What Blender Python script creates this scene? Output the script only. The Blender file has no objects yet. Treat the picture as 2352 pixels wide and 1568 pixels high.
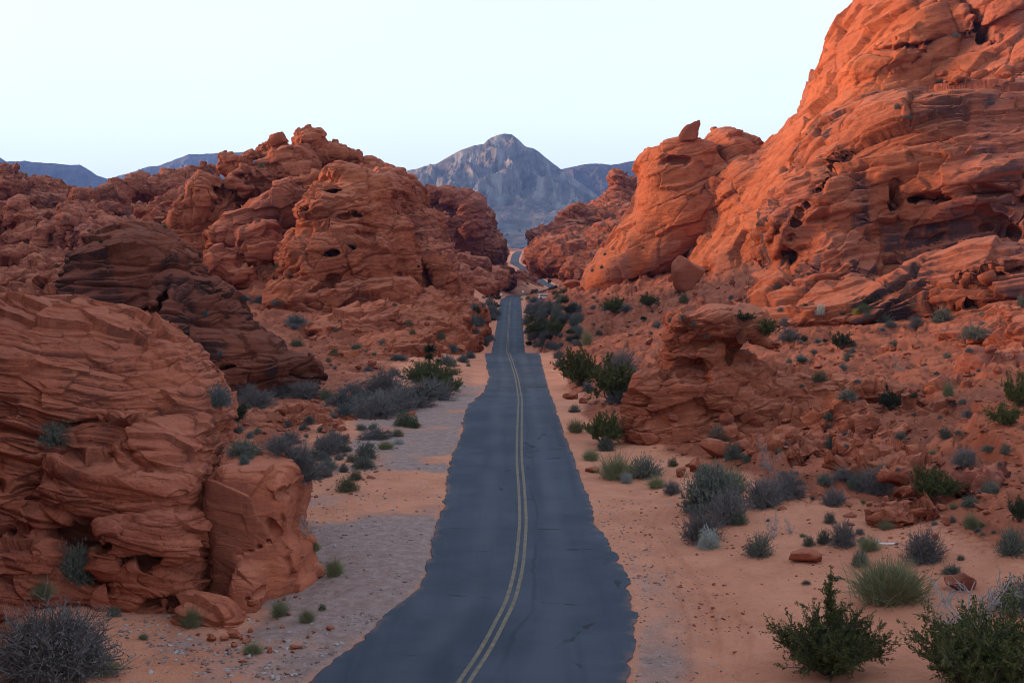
import bpy, bmesh, math, random, time
import numpy as np
from mathutils import Vector, Matrix
T0 = time.time()
R = math.radians
HAZE = 5.0e-5
scene = bpy.context.scene
COL = scene.collection

# ------------------------------------------------------------------ camera
F = 2800.0                       # focal length in units of a 2352-wide picture
CAM_Z = 12.6
PITCH = math.atan(219.0 / F)
cam_data = bpy.data.cameras.new('camera')
cam_data.sensor_width = 36.0
cam_data.lens = 36.0 * F / 2352.0
cam_data.clip_start = 0.5
cam_data.clip_end = 60000.0
cam = bpy.data.objects.new('camera', cam_data)
cam.location = (0, 0, CAM_Z)
cam.rotation_euler = (math.pi / 2 - PITCH, 0, 0)
COL.objects.link(cam)
scene.camera = cam

# ------------------------------------------------------------------ sky, sun, exposure
SUN_EL = R(7.0)
SUN_DIR = Vector((-0.95, 0.27, 0.0)).normalized() * math.cos(SUN_EL) + Vector((0, 0, math.sin(SUN_EL)))
world = bpy.data.worlds.new('World')
scene.world = world
world.use_nodes = True
wn = world.node_tree
bg = wn.nodes['Background']
sky = wn.nodes.new('ShaderNodeTexSky')
sky.sky_type = 'NISHITA'
sky.sun_disc = False
sky.sun_elevation = SUN_EL
sky.sun_rotation = math.atan2(SUN_DIR.x, SUN_DIR.y)
sky.altitude = 600
sky.air_density = 1.0
sky.dust_density = 1.2
sky.ozone_density = 1.5
# thin high overcast: part of the sky's light comes from an even pale veil
veil = wn.nodes.new('ShaderNodeMix'); veil.data_type = 'RGBA'
veil.inputs[7].default_value = (4.3, 4.85, 5.7, 1)
# the veil thickens towards the horizon and thins out overhead
tc = wn.nodes.new('ShaderNodeTexCoord'); sp = wn.nodes.new('ShaderNodeSeparateXYZ'); mr = wn.nodes.new('ShaderNodeMapRange'); mr.interpolation_type = 'SMOOTHSTEP'
mr.inputs[1].default_value = 0.12; mr.inputs[2].default_value = 0.75; mr.inputs[3].default_value = 0.82; mr.inputs[4].default_value = 0.50
cl = wn.nodes.new('ShaderNodeTexNoise'); cm = wn.nodes.new('ShaderNodeMapping'); cm.inputs['Scale'].default_value = (1.2, 1.2, 7.0); cl.inputs['Scale'].default_value = 2.2; cl.inputs['Detail'].default_value = 6
wn.links.new(tc.outputs['Generated'], cm.inputs[0]); wn.links.new(cm.outputs[0], cl.inputs['Vector'])
cv = wn.nodes.new('ShaderNodeMix'); cv.data_type = 'RGBA'; cv.inputs[6].default_value = tuple(x * 0.93 for x in veil.inputs[7].default_value[:3]) + (1,); cv.inputs[7].default_value = tuple(x * 1.09 for x in veil.inputs[7].default_value[:3]) + (1,)
wn.links.new(cl.outputs['Fac'], cv.inputs[0]); wn.links.new(cv.outputs[2], veil.inputs[7])
wn.links.new(tc.outputs['Generated'], sp.inputs[0]); wn.links.new(sp.outputs[2], mr.inputs[0]); wn.links.new(mr.outputs[0], veil.inputs[0])
wn.links.new(sky.outputs['Color'], veil.inputs[6])
wn.links.new(veil.outputs[2], bg.inputs['Color'])
bg.inputs['Strength'].default_value = 0.10

sun_data = bpy.data.lights.new('sun', 'SUN')
sun_data.energy = 4.2
sun_data.angle = R(22)
sun_data.color = (1.0, 0.60, 0.34)
sun = bpy.data.objects.new('sun', sun_data)
sun.rotation_euler = SUN_DIR.to_track_quat('Z', 'Y').to_euler()
sun.location = (-60, 0, 80)
COL.objects.link(sun)

scene.view_settings.view_transform = 'Standard'
scene.view_settings.look = 'None'
scene.view_settings.gamma = 1.0
scene.view_settings.exposure = 1.42
scene.render.engine = 'CYCLES'
scene.cycles.max_bounces = 4
scene.cycles.diffuse_bounces = 3
scene.cycles.volume_bounces = 0
scene.cycles.use_denoising = True
scene.cycles.filter_width = 0.95

# ------------------------------------------------------------------ helpers
rng = np.random.default_rng(7)
_ct, _st = math.cos(PITCH), math.sin(PITCH)

def P(u, v, d):
    """picture position (2352 wide) at a distance along the view axis -> world point"""
    x = (u - 1176.0) / F * d
    yu = -(v - 784.0) / F * d
    return np.array([x, d * _ct + yu * _st, CAM_Z - d * _st + yu * _ct])

def tag(o, label=None, cat=None, group=None, kind=None):
    if label: o['label'] = label
    if cat: o['category'] = cat
    if group: o['group'] = group
    if kind: o['kind'] = kind
    return o

def sm(a, b, x):
    t = np.clip((x - a) / (b - a), 0, 1)
    return t * t * (3 - 2 * t)

_NB = 64
_NT = rng.random((_NB, _NB, _NB)).astype(np.float32)
_NTf = _NT.ravel()

def noise(p, seed=0):
    """value noise 0..1, p (N,3)"""
    q = p + np.array([seed * 17.31 + 0.5, seed * 7.77 + 0.3, seed * 29.13 + 0.7])
    i = np.floor(q)
    f = (q - i).astype(np.float32)
    i = i.astype(np.int64) & (_NB - 1)
    f = f * f * f * (f * (f * 6 - 15) + 10)
    x0, y0, z0 = i[:, 0] * (_NB * _NB), i[:, 1] * _NB, i[:, 2]
    x1 = ((i[:, 0] + 1) & (_NB - 1)) * (_NB * _NB); y1 = ((i[:, 1] + 1) & (_NB - 1)) * _NB; z1 = (i[:, 2] + 1) & (_NB - 1)
    fx, fy, fz = f[:, 0], f[:, 1], f[:, 2]
    a = _NTf[x0 + y0 + z0]; b = _NTf[x1 + y0 + z0]; a = a + (b - a) * fx
    c = _NTf[x0 + y1 + z0]; d = _NTf[x1 + y1 + z0]; c = c + (d - c) * fx
    e = _NTf[x0 + y0 + z1]; g = _NTf[x1 + y0 + z1]; e = e + (g - e) * fx
    h = _NTf[x0 + y1 + z1]; k = _NTf[x1 + y1 + z1]; h = h + (k - h) * fx
    a = a + (c - a) * fy; e = e + (h - e) * fy
    return a + (e - a) * fz

def fbm(p, octv=4, seed=0, gain=0.5, lac=2.03):
    """-1..1 fractal noise"""
    s = np.zeros(len(p), np.float32); a = 1.0; t = 0
    for o in range(octv):
        s += a * (noise(p, seed + o * 3) * 2 - 1); t += a
        a *= gain; p = p * lac
    return s / t

def ridged(p, octv=4, seed=0):
    s = np.zeros(len(p), np.float32); a = 1.0; t = 0
    for o in range(octv):
        s += a * (1 - np.abs(noise(p, seed + o * 3) * 2 - 1)); t += a
        a *= 0.5; p = p * 2.07
    return s / t

def voro(p, seed=0, tilt=False):
    """F1, F2 and a random value of the nearest cell (searches the eight near cells); with tilt also a randomly inclined plane per cell"""
    q = p + np.array([seed * 11.3 + 100.5, seed * 5.9 + 100.5, seed * 3.1 + 100.5])
    b = np.floor(q - 0.5).astype(np.int64)
    n = len(p)
    f1 = np.full(n, 9.0, np.float32); f2 = np.full(n, 9.0, np.float32); cid = np.zeros(n, np.float32); pl = np.zeros(n, np.float32)
    for dx in (0, 1):
        for dy in (0, 1):
            for dz in (0, 1):
                c = b + np.array([dx, dy, dz])
                ix, iy, iz = c[:, 0] & 63, c[:, 1] & 63, c[:, 2] & 63
                h = ix * 4096 + iy * 64 + iz
                j0 = _NTf[h]; j1 = _NTf[(h + 77777) & 262143]; j2 = _NTf[(h + 155531) & 262143]
                ex = q[:, 0] - (c[:, 0] + 0.15 + 0.7 * j0); ey = q[:, 1] - (c[:, 1] + 0.15 + 0.7 * j1); ez = q[:, 2] - (c[:, 2] + 0.15 + 0.7 * j2)
                d = np.sqrt(ex * ex + ey * ey + ez * ez).astype(np.float32)
                nw = d < f1
                f2 = np.where(nw, f1, np.minimum(f2, d))
                cid = np.where(nw, _NTf[(h + 200003) & 262143], cid)
                if tilt:
                    t = ex * (_NTf[(h + 31337) & 262143] - 0.5) + ey * (_NTf[(h + 91113) & 262143] - 0.5) + ez * (_NTf[(h + 123457) & 262143] - 0.5)
                    pl = np.where(nw, t, pl)
                f1 = np.where(nw, d, f1)
    return (f1, f2, cid, pl) if tilt else (f1, f2, cid)

_T1 = rng.random(4096).astype(np.float32)
def bedsteps(s, seed, sharp=0.78):
    i = np.floor(s).astype(np.int64); f = (s - i).astype(np.float32)
    a = _T1[(i + seed * 131) & 4095]; b = _T1[(i + 1 + seed * 131) & 4095]; g = _T1[(i + 777 + seed * 57) & 4095]
    t = sm(sharp, 1.0, f)
    return a + (b - a) * t - 0.5 * (g > 0.66) * np.exp(-((f - 0.96) / 0.04) ** 2), a

def make_mesh(name, verts, faces, smooth=True, attrs=None, sharp=None):
    """verts (N,3), faces (M,3|4) -> mesh"""
    me = bpy.data.meshes.new(name)
    verts = np.ascontiguousarray(verts, np.float32); faces = np.ascontiguousarray(faces, np.int32)
    k = faces.shape[1]
    me.vertices.add(len(verts)); me.vertices.foreach_set('co', verts.ravel())
    me.loops.add(faces.size); me.loops.foreach_set('vertex_index', faces.ravel())
    me.polygons.add(len(faces))
    me.polygons.foreach_set('loop_start', np.arange(0, faces.size, k, dtype=np.int32))
    me.polygons.foreach_set('use_smooth', np.full(len(faces), smooth, dtype=bool))
    me.update(calc_edges=True)
    for an, av in (attrs or {}).items():
        a = me.attributes.new(an, 'FLOAT', 'POINT'); a.data.foreach_set('value', np.ascontiguousarray(av, np.float32))
    return me

def link(name, me, mat=None, parent=None, loc=None):
    o = bpy.data.objects.new(name, me); COL.objects.link(o)
    if mat is not None: me.materials.append(mat)
    if parent is not None: o.parent = parent
    if loc is not None: o.location = loc
    return o

def empty(name, loc):
    o = bpy.data.objects.new(name, None); COL.objects.link(o); o.location = loc
    o.empty_display_size = 0.3
    return o

# ------------------------------------------------------------------ materials
class NG:
    """tiny node-graph writer"""
    def __init__(s, name):
        s.m = bpy.data.materials.new(name); s.m.use_nodes = True
        s.t = s.m.node_tree; s.b = s.t.nodes['Principled BSDF']
        s.b.inputs['Roughness'].default_value = 0.95
        s.b.inputs['Specular IOR Level'].default_value = 0.15
    def n(s, typ, ins=None, **kw):
        x = s.t.nodes.new(typ)
        for k, v in kw.items(): setattr(x, k, v)
        for k, v in (ins or {}).items():
            if hasattr(v, 'is_output'): s.t.links.new(v, x.inputs[k])
            else: x.inputs[k].default_value = v
        return x
    def noise(s, vec, scale, detail=4, rough=0.55, dist=0.0):
        return s.n('ShaderNodeTexNoise', {'Vector': vec, 'Scale': scale, 'Detail': detail, 'Roughness': rough, 'Distortion': dist}).outputs['Fac']
    def ramp(s, fac, a, b):
        return s.n('ShaderNodeMapRange', {0: fac, 1: a, 2: b}, interpolation_type='SMOOTHSTEP').outputs[0]
    def math(s, op, a, b=0.0):
        return s.n('ShaderNodeMath', {0: a, 1: b}, operation=op).outputs[0]
    def mix(s, fac, a, b, blend='MIX'):
        def c(v): return v if hasattr(v, 'is_output') else (v[0], v[1], v[2], 1)
        x = s.n('ShaderNodeMix', data_type='RGBA', blend_type=blend)
        for i, v in ((0, fac), (6, c(a)), (7, c(b))):
            if hasattr(v, 'is_output'): s.t.links.new(v, x.inputs[i])
            else: x.inputs[i].default_value = v
        return x.outputs[2]
    def scale(s, vec, sc, rot=(0, 0, 0)):
        return s.n('ShaderNodeMapping', {'Vector': vec, 'Scale': sc, 'Rotation': rot}).outputs[0]
    def pos(s): return s.n('ShaderNodeNewGeometry').outputs['Position']
    def attr(s, name): return s.n('ShaderNodeAttribute', attribute_name=name).outputs['Fac']
    def color(s, c):
        if hasattr(c, 'is_output'): s.t.links.new(c, s.b.inputs['Base Color'])
        else: s.b.inputs['Base Color'].default_value = (c[0], c[1], c[2], 1)
    def bump(s, h, dist, strength=1.0, prev=None):
        ins = {'Height': h, 'Distance': dist, 'Strength': strength}
        if prev is not None: ins['Normal'] = prev
        x = s.n('ShaderNodeBump', ins).outputs[0]
        s.t.links.new(x, s.b.inputs['Normal'])
        return x

def rock_mat(name, c1, c2, c3, L, varnish=0.35, bed=(0, 0.15), dark=(0.06, 0.035, 0.035), bump=1.0, pale=0.5, vz=0.22, dusty=0.40):
    """sandstone: c1/c2 broad tone, c3 pale beds; L = typical bed thickness in metres"""
    c1, c2, c3 = [(c[0], c[1] * 0.90, c[2] * 0.84) for c in (c1, c2, c3)]
    g = NG(name); p = g.pos()
    broad = g.ramp(g.noise(p, 0.16 / L, 5, 0.6), 0.36, 0.66)
    col = g.mix(broad, c1, c2)
    beds = g.scale(p, (0.10 / L, 0.10 / L, 1.5 / L), (bed[0], bed[1], 0))
    bn = g.noise(beds, 1.0, 4, 0.6, 0.25)
    col = g.mix(g.math('MULTIPLY', g.ramp(bn, 0.50, 0.74), pale), col, c3)
    col = g.mix(g.math('MULTIPLY', g.ramp(bn, 0.46, 0.28), 0.45), col, (c1[0] * 0.62, c1[1] * 0.52, c1[2] * 0.5))
    lay = g.attr('lay')
    col = g.mix(g.math('MULTIPLY', g.ramp(lay, 0.55, 1.0), 0.35), col, c3)
    col = g.mix(g.math('MULTIPLY', g.ramp(lay, 0.42, 0.0), 0.35), col, (c1[0] * 0.7, c1[1] * 0.62, c1[2] * 0.6))
    mott = g.noise(p, 2.2 / L, 6, 0.7)
    col = g.mix(g.ramp(mott, 0.25, 0.8), g.mix(0.35, col, (0.10, 0.035, 0.02)), g.mix(0.18, col, c3))
    # desert varnish: dark streaks running down the steep faces
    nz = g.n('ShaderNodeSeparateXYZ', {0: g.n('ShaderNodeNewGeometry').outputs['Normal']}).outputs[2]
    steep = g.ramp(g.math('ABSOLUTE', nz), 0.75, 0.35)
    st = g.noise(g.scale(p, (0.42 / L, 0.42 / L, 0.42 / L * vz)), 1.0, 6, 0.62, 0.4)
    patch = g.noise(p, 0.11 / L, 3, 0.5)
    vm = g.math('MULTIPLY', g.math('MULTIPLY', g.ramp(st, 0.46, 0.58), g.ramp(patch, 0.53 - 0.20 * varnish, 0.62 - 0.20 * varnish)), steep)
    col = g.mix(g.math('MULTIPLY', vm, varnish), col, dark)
    col = g.mix(g.math('MULTIPLY', g.ramp(g.noise(p, 0.07 / L, 4, 0.6), 0.50, 0.68), 0.35), col, (0.30, 0.105, 0.090))
    dust = g.math('MULTIPLY', g.ramp(g.math('ADD', nz, g.math('MULTIPLY', g.math('SUBTRACT', mott, 0.5), 0.5)), 0.55, 0.95), dusty)
    col = g.mix(dust, col, (0.50, 0.190, 0.118))
    fl = g.math('MULTIPLY', g.ramp(g.noise(p, 1.1 / L, 8, 0.75), 0.70, 0.78), 0.35)
    col = g.mix(fl, col, (0.42, 0.33, 0.30))
    g.color(col)
    b1 = g.bump(g.noise(p, 1.6 / L, 10, 0.72), 0.34 * L * bump, 0.6)
    wv = g.n('ShaderNodeVectorMath', {0: p, 1: g.n('ShaderNodeTexNoise', {'Vector': p, 'Scale': 0.7 / L, 'Detail': 3}).outputs['Color']}, operation='ADD').outputs[0]
    fb = g.noise(g.scale(wv, (0.34 / L, 0.34 / L, 3.4 / L), (bed[0], bed[1], 0)), 1.0, 5, 0.6)
    part = g.ramp(g.math('ABSOLUTE', g.math('SUBTRACT', fb, 0.5)), 0.0, 0.022)
    b2 = g.bump(part, 0.07 * L * bump, 0.5, b1)
    fb2 = g.noise(g.scale(p, (0.8 / L, 0.8 / L, 9.0 / L), (bed[0], bed[1], 0)), 1.0, 4, 0.6, 0.2)
    b3 = g.bump(fb2, 0.10 * L * bump, 0.6, b2)
    return g.m

# ------------------------------------------------------------------ road line and terrain
# stations: depth, centre u, left edge u, right edge u, row
ROAD = [  # (u of the yellow line, left edge, right edge, row, depth)
    (985, 520, 1425, 1700, 31.0), (1065, 700, 1440, 1568, 35.2), (1110, 790, 1452, 1500, 37.7), (1148, 870, 1456, 1430, 40.8), (1168, 915, 1455, 1390, 42.8),
    (1185, 968, 1438, 1335, 45.8), (1193, 986, 1422, 1295, 48.3), (1198, 992, 1396, 1245, 51.9), (1201, 1004, 1368, 1200, 55.6),
    (1200, 1020, 1356, 1160, 59.3), (1197, 1024, 1336, 1110, 64.7), (1193, 1032, 1322, 1060, 71.3), (1193, 1058, 1297, 1000, 81.1), (1194, 1068, 1281, 950, 91.0),
    (1195, 1080, 1272, 925, 100.0), (1192, 1108, 1262, 900, 116.0), (1187, 1122, 1254, 870, 131.0), (1178, 1118, 1246, 840, 150.0), (1168, 1115, 1237, 811, 169.0),
    (1167, 1122, 1222, 822, 190.0), (1166, 1126, 1212, 828, 230.0), (1165, 1129, 1206, 808, 273.0), (1167, 1136, 1203, 770, 310.0), (1170, 1145, 1199, 720, 370.0), (1172, 1149, 1197, 692, 412.0),
    (1176, 1158, 1196, 684, 470.0), (1186, 1170, 1201, 678, 560.0), (1215, 1200, 1228, 676, 640.0), (1268, 1256, 1282, 664, 700.0), (1245, 1234, 1257, 648, 800.0),
    (1217, 1207, 1228, 627, 900.0), (1198, 1188, 1209, 614, 960.0), (1183, 1173, 1194, 605, 1050.0), (1182, 1173, 1192, 596, 1150.0), (1187, 1178, 1197, 583, 1280.0), (1191, 1183, 1199, 579, 1350.0), (1196, 1190, 1203, 578.0, 1600.0)]
_rp = np.array([P(c, r, d) for c, l, rr, r, d in ROAD])
_rw = np.array([((c - l) * d / F, (rr - c) * d / F) for c, l, rr, r, d in ROAD])
_ry = np.concatenate([[-60, 0], _rp[:, 1]])
_rx = np.concatenate([[-14, -6.5], _rp[:, 0]]); _rz = np.concatenate([[0, 0], _rp[:, 2]])
_rl = np.concatenate([[5, 5], _rw[:, 0]]); _rr = np.concatenate([[4, 4], _rw[:, 1]])

def _smooth_interp(xq, xs, ys):
    # monotone-ish cubic (finite-difference Hermite)
    m = np.gradient(ys, xs)
    i = np.clip(np.searchsorted(xs, xq) - 1, 0, len(xs) - 2)
    h = xs[i + 1] - xs[i]; t = np.clip((xq - xs[i]) / h, 0, 1)
    return ((2 * t**3 - 3 * t**2 + 1) * ys[i] + (t**3 - 2 * t**2 + t) * h * m[i] + (-2 * t**3 + 3 * t**2) * ys[i + 1] + (t**3 - t**2) * h * m[i + 1])

def road_x(y): return _smooth_interp(y, _ry, _rx)
def road_z(y): return _smooth_interp(y, _ry, _rz)
def road_l(y): return _smooth_interp(y, _ry, _rl)
def road_r(y): return _smooth_interp(y, _ry, _rr)

GC = [  # terrain control points: u, row, depth
    (2352, 1568, 33.8), (2352, 1400, 39), (2352, 1200, 47), (2352, 1000, 62), (2352, 850, 82), (2352, 720, 115), (2352, 650, 140),
    (2000, 1568, 34.5), (2000, 1400, 40.5), (2000, 1200, 51), (2000, 1000, 70), (2000, 850, 97), (2000, 750, 130),
    (1700, 1568, 35), (1700, 1300, 47), (1700, 1100, 62), (1700, 950, 82), (1700, 830, 115), (1700, 720, 165),
    (1500, 1400, 42), (1500, 1150, 60), (1500, 900, 100), (1500, 760, 170), (1500, 690, 240), (1500, 640, 300),
    (1350, 1000, 81), (1350, 880, 118), (1350, 800, 165), (1350, 740, 230), (1350, 680, 300), (1360, 645, 340), (1280, 790, 195), (1280, 740, 240), (1280, 700, 300), (1260, 672, 420), (1290, 674, 520),
    (2700, 1500, 34), (2700, 1100, 48), (2700, 800, 75), (2700, 600, 120), (2900, 400, 180),
    (0, 1568, 35.5), (300, 1540, 36.3), (700, 1430, 41), (850, 1250, 51.5), (500, 1400, 43), (0, 1400, 43), (900, 1100, 66), (600, 1100, 67), (600, 1000, 81), (300, 1000, 82), (520, 920, 98), (800, 950, 92), (950, 930, 97), (850, 870, 115), (1000, 850, 126),
    (1080, 815, 165), (700, 830, 140), (640, 760, 165), (600, 690, 195), (1100, 790, 190), (1090, 775, 230), (1110, 735, 290), (1120, 690, 400), (200, 800, 130), (0, 800, 140),
    (300, 620, 280), (100, 660, 250), (100, 540, 330), (300, 508, 390), (50, 475, 430), (450, 478, 420), (700, 560, 300), (800, 620, 240), (950, 700, 240), (1000, 600, 450), (-300, 600, 250), (-300, 465, 420), (-300, 900, 100),
    (1100, 650, 600), (1150, 640, 700), (1170, 610, 1000), (1100, 600, 900), (1000, 580, 900), (1230, 600, 1000), (1260, 640, 800), (1320, 655, 620), (1400, 610, 650), (1480, 570, 620), (1600, 520, 600),
    (1176, 579, 1500), (900, 572, 1500), (1500, 560, 1500), (1176, 574, 3000), (700, 570, 3000), (1700, 570, 3000), (500, 495, 900), (100, 482, 900), (1900, 480, 900), (2400, 450, 900), (-400, 470, 900), (2900, 450, 900),
    (1176, 1900, 24), (600, 1900, 24), (1800, 1900, 24), (-400, 1900, 26), (2800, 1900, 24), (-400, 1300, 45),
    (-860, 60, 40), (-860, 110, 60), (-860, 170, 100), (-860, 260, 160), (-860, -400, 24), (-500, 900, 50), (-560, 560, 100)]  # last row: unseen western rise, added to shade the foreground from the low sun
_gp = np.array([P(*c) for c in GC])
def _gk(x, y): return np.stack([x / y * 3.0, np.log(y)], 1)
_gx = _gk(_gp[:, 0], _gp[:, 1]); _gv = _gp[:, 2] / _gp[:, 1]
def _tps(r2): return 0.5 * r2 * np.log(r2 + 1e-9)
_n = len(_gx)
_K = _tps(((_gx[:, None] - _gx[None]) ** 2).sum(-1)) + np.eye(_n) * 0.004
_Pm = np.hstack([np.ones((_n, 1)), _gx])
_A = np.block([[_K, _Pm], [_Pm.T, np.zeros((3, 3))]])
_W = np.linalg.solve(_A, np.concatenate([_gv, np.zeros(3)]))

def base_z(x, y):
    yy = np.clip(y, 22, 3000); xx = np.clip(x / yy, -0.72, 0.72) * yy
    q = _gk(xx, yy); out = np.zeros(len(x))
    for i in range(0, len(x), 200000):
        s = q[i:i + 200000]
        r2 = (s[:, None, 0] - _gx[None, :, 0]) ** 2 + (s[:, None, 1] - _gx[None, :, 1]) ** 2
        out[i:i + 200000] = _tps(r2) @ _W[:_n] + _W[_n] + s @ _W[_n + 1:]
    return out * yy

def road_dist(x, y):
    """signed distances outside the asphalt: negative on it"""
    dx = x - road_x(y)
    return np.where(dx > 0, dx - road_r(y), -dx - road_l(y))

def ground_fields(x, y):
    """height, rockiness, gravel of the terrain at (x, y)"""
    rd = road_dist(x, y)
    zb = base_z(x, y); zr = road_z(y)
    w = sm(0.8, 5.0 + 0.012 * np.clip(y, 0, 800), rd)
    z = zr + (zb - zr) * w
    p = np.stack([x, y, z], 1)
    side = x - road_x(y)
    n1 = fbm(p / 14.0, 3, 3); n2 = fbm(p / 3.0, 3, 9)
    # rocky where the terrain rises from the road; sand near it
    right = sm(9.0, 15.0, side + 3.0 * n1 - np.clip((62 - y) * 0.33, -6, 9))
    left = sm(5.0, 12.0, -side + 4.0 * n1 - 4.0 - np.clip((75 - y) * 0.1, 0, 3))
    rock = np.where(side > 0, right, left * (0.55 + 0.45 * sm(-0.1, 0.3, n1)))
    rock = np.clip(rock * (0.75 + 0.5 * n2), 0, 1) * sm(0.5, 3.0, rd)
    rock = np.where(y > 1500, 0.3, rock)
    grav = np.where(side < 0, sm(18, 5, -side) * sm(160, 100, y) * 1.35, sm(8.5, 4.5, side) * sm(56, 42, y) * 0.62)
    grav = np.clip(grav * (0.55 + 0.9 * n1 + 0.5 * n2) * 1.2, 0, 1) * sm(-0.5, 0.5, rd)
    return z, rock, grav, rd

def ground_detail(x, y, z, rock, rd):
    p = np.stack([x, y, z], 1)
    near = np.clip(y / 60.0, 0.6, 5.0)
    off = 0.16 * fbm(p / 2.2, 4, 21) * sm(0.2, 2.5, rd) + 0.03 * fbm(p / 0.35, 2, 25)
    # broken ledges: tilted slabs, two sizes
    tilt = np.stack([p[:, 0] * 0.80 + p[:, 2] * 0.9, p[:, 1] * 0.62, p[:, 2] * 1.5 - p[:, 0] * 0.55], 1)
    tilt = tilt + 0.5 * np.stack([fbm(p / 2.5, 2, 31), fbm(p / 2.5, 2, 33), fbm(p / 2.5, 2, 35)], 1)
    f1, f2, c1, t1 = voro(tilt / 1.9, 1, True)
    g1, g2, c2, t2 = voro(tilt / 0.75, 2, True)
    h1, h2, c3, t3 = voro(tilt / 5.5, 4, True)
    far = sm(90, 260, y); vfar = sm(200, 500, y)
    blocks = ((c1 - 0.4) * 0.9 + 1.5 * t1) * (1 + far) + ((c2 - 0.45) * 0.45 + 0.7 * t2) * (1 - vfar)
    sb = x * 0.55 - y * 0.24 + z * 0.5 + 1.3 * fbm(p / 6.0, 3, 61) + 0.35 * fbm(p / 1.3, 2, 63)
    led = (bedsteps(sb / 1.7, 5)[0] - 0.5) * 1.5 + (bedsteps(sb / 0.55, 9)[0] - 0.5) * 0.6
    led = led * sm(0.30, 0.55, noise(p / 7.0, 65)) * (1 - 0.6 * vfar)
    blocks = blocks * 0.7 + led * 2.2
    blocks += ((c3 - 0.4) * 2.6 + 3.0 * t3) * (0.4 + far * 0.8) + 0.35 * fbm(p / 5.0, 3, 41)
    off = off + rock * blocks * (0.36 + 0.20 * sm(90, 200, y))
    return off, c1 * 0.6 + c2 * 0.4

def track_depth(x, y):
    out = np.zeros(len(x))
    for pts in ([(1368, 1148), (1440, 1168), (1500, 1200), (1545, 1262), (1600, 1340), (1640, 1420), (1652, 1560)], [(1366, 1190), (1430, 1185), (1475, 1172), (1490, 1150)], [(1384, 1170), (1470, 1215), (1510, 1270), (1548, 1345), (1575, 1430), (1580, 1560)], [(1420, 1235), (1500, 1200), (1530, 1165)], [(1680, 1400), (1720, 1460), (1700, 1560)]):
        w = np.array([P(u, v, (CAM_Z - 0.1) * F / (v - 565))[:2] for u, v in pts])
        d = np.full(len(x), 9.0)
        for (ax, ay), (bx, by) in zip(w[:-1], w[1:]):
            t = np.clip(((x - ax) * (bx - ax) + (y - ay) * (by - ay)) / ((bx - ax) ** 2 + (by - ay) ** 2), 0, 1)
            d = np.minimum(d, np.hypot(x - ax - t * (bx - ax), y - ay - t * (by - ay)))
        d = d + 0.05 * (noise(np.stack([x, y, x * 0], 1) / 0.5, 3) - 0.5)
        out += -0.065 * np.exp(-(d / 0.11) ** 2) + 0.035 * np.exp(-((d - 0.24) / 0.09) ** 2)
    return out

# mesh rows bunched towards the road's near end
ys = np.concatenate([np.linspace(-120, 20, 24), np.exp(np.linspace(math.log(21), math.log(1700), 760)), np.exp(np.linspace(math.log(1760), math.log(11800), 30))])
aa = np.concatenate([-np.geomspace(2.5, 0.47, 26), np.linspace(-0.465, 0.465, 780), np.geomspace(0.47, 2.5, 26)])
YY, AA = np.meshgrid(ys, aa, indexing='ij')
XX = AA * np.maximum(np.abs(YY), 60) * 1.0
XX = np.where(YY > 60, AA * YY, AA * (60 * 0.55 + 0.45 * np.maximum(YY, 0)))
gx, gy = XX.ravel(), YY.ravel()
gz, grock, ggrav, grd = ground_fields(gx, gy)
goff, gtone = ground_detail(gx, gy, gz, grock, grd)
goff[(gy > 30) & (gy < 66) & (gx > 0)] += track_depth(gx[(gy > 30) & (gy < 66) & (gx > 0)], gy[(gy > 30) & (gy < 66) & (gx > 0)])
on = sm(0.3, -0.3, grd)
gz2 = gz + goff * (1 - on) - 0.10 * on
gz2 = np.where(gy > 1700, np.minimum(gz2, 30), gz2)
GZ = gz2.reshape(YY.shape)
nr, nc = YY.shape
idx = np.arange(nr * nc).reshape(nr, nc)
gf = np.stack([idx[:-1, :-1], idx[:-1, 1:], idx[1:, 1:], idx[1:, :-1]], -1).reshape(-1, 4)
me = make_mesh('ground', np.stack([gx, gy, gz2], 1), gf, True, {'rock': grock, 'grav': ggrav, 'lay': gtone, 'edge': grd})

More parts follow.
